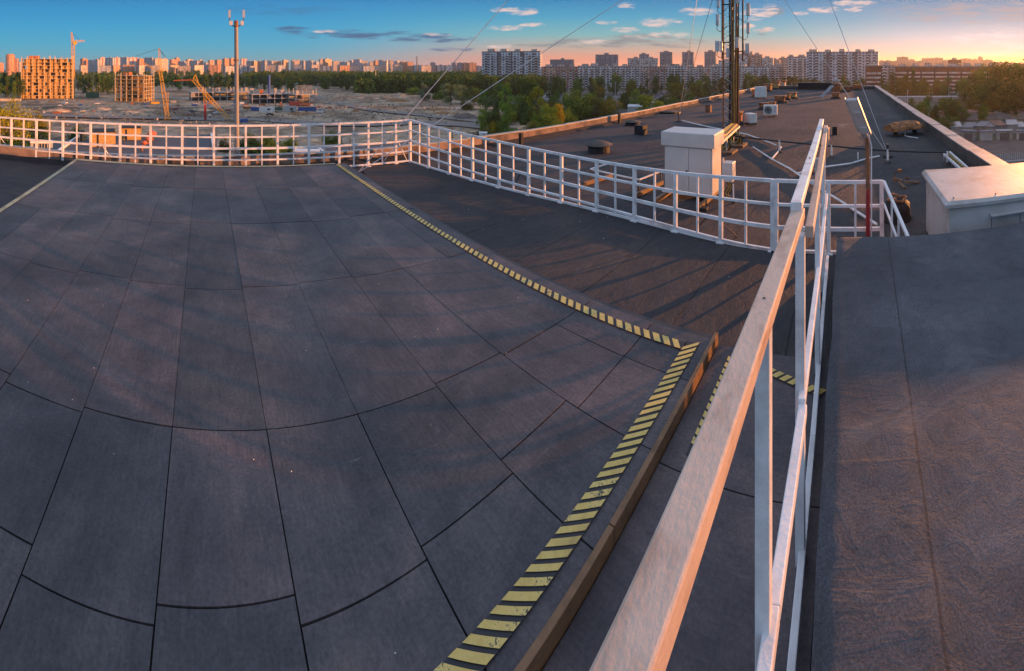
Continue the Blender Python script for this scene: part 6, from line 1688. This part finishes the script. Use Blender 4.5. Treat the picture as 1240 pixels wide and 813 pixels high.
belt(16, 592, 735, 165, 215, 5, 12, ('bush', 'round', 'round', 'bush'), ('mid', 'bright', 'dark', 'bright', 'olive'), 'tree or shrub of the green strip just beyond the left parapet', 'green strip beyond the parapet', 50)
belt(12, 640, 800, 215, 290, 8, 13, ('round', 'airy'), ('mid', 'dark', 'bright'), 'tree between the green strip and the car park', 'trees before the car park', 51)
belt(12, 1105, 1245, 215, 330, 6, 11, ('round', 'bush', 'round'), ('dark', 'mid', 'dark'), 'dark tree between the garage rows and the hall', 'trees behind the garages', 52)

belt(34, 655, 960, 350, 480, 13, 21, ('round', 'poplar', 'round', 'airy', 'round'), ('dark', 'dark', 'mid'), 'dark tree of the thick belt at the foot of the long pale blocks', 'thick belt before the pale blocks', 60)
belt(14, 965, 1075, 330, 440, 12, 19, ('round', 'poplar', 'round'), ('dark', 'mid'), 'dark tree at the foot of the long grey-white slab', 'trees at the grey-white slab', 61)
belt(14, 1085, 1205, 340, 425, 11, 18, ('round', 'poplar', 'round'), ('dark', 'olive', 'mid'), 'tree in the second row before the red-balcony block', 'second row before the red-balcony block', 62)
belt(18, 1100, 1250, 225, 330, 5, 9, ('bush', 'round', 'bush'), ('dark', 'mid', 'olive'), 'low dark growth between hall and rear garages', 'growth behind the rear garages', 63)
# stacks of building material on the site
def stacks():
    rng = random.Random(77)
    kinds = (('concrete slab stack', 'conc'), ('timber stack', 'wood'), ('brick pallet', 'brick'), ('steel bundle', 'rust'), ('grey block stack', 'concd'), ('white sheet pallet', 'cwhite'), ('blue drum group', 'blue'))
    for k in range(96):
        if k < 52: px = rng.uniform(60, 300); D = rng.uniform(228, 330)
        else: px = rng.uniform(225, 400); D = rng.uniform(240, 315)
        nm, mt = kinds[rng.randrange(7)]; p = pol(px, D, GZ+.4); w, d, h = rng.uniform(1.5, 5), rng.uniform(1, 2.5), rng.uniform(.7, 2.0); a = rng.uniform(-.5, .5)
        t = thing('material_stack', nm+' lying on the building site between the cranes and the containers', 'stack', p, 'material stacks on the building site'); t['_o'] = (0, 0, 0); t.rotation_euler.z = a
        for l in range(rng.choice((1, 2, 3))):
            m = MB(); z = l*(h/3+.1); q = rng.uniform(-.15, .15); m.box(-w/2+q, w/2+q, -d/2, d/2, z-.3 if l == 0 else z, z+h/3); m.build('layer', M[mt], t)
stacks()
for k, (px, D, a, c, l) in enumerate(((118, 300, .4, 4, 'white truck-like vehicle parked left of the smaller unfinished block'), (212, 262, 1.0, 1, 'red vehicle right of the leaning crane'), (232, 250, .2, 5, 'dark vehicle near the red crane post'), (262, 240, .8, 4, 'white vehicle under the yellow boom'), (326, 232, .3, 2, 'black vehicle on the haul road below the containers'), (100, 250, .7, 3, 'blue vehicle on the rubble left of the cranes'))):
    p = pol(px, D, GZ+1.0); car(px, YH+(CZ-GZ-1.0)*F/D, a, c, l, 'vehicles on the building site', GZ+1.0)

belt(14, 575, 700, 166, 205, 5, 11, ('round', 'airy', 'bush', 'round'), ('bright', 'bright', 'mid', 'gold'), 'bright green or yellowing tree by the dirt lot, close beyond the parapet', 'bright growth beyond the parapet', 70)
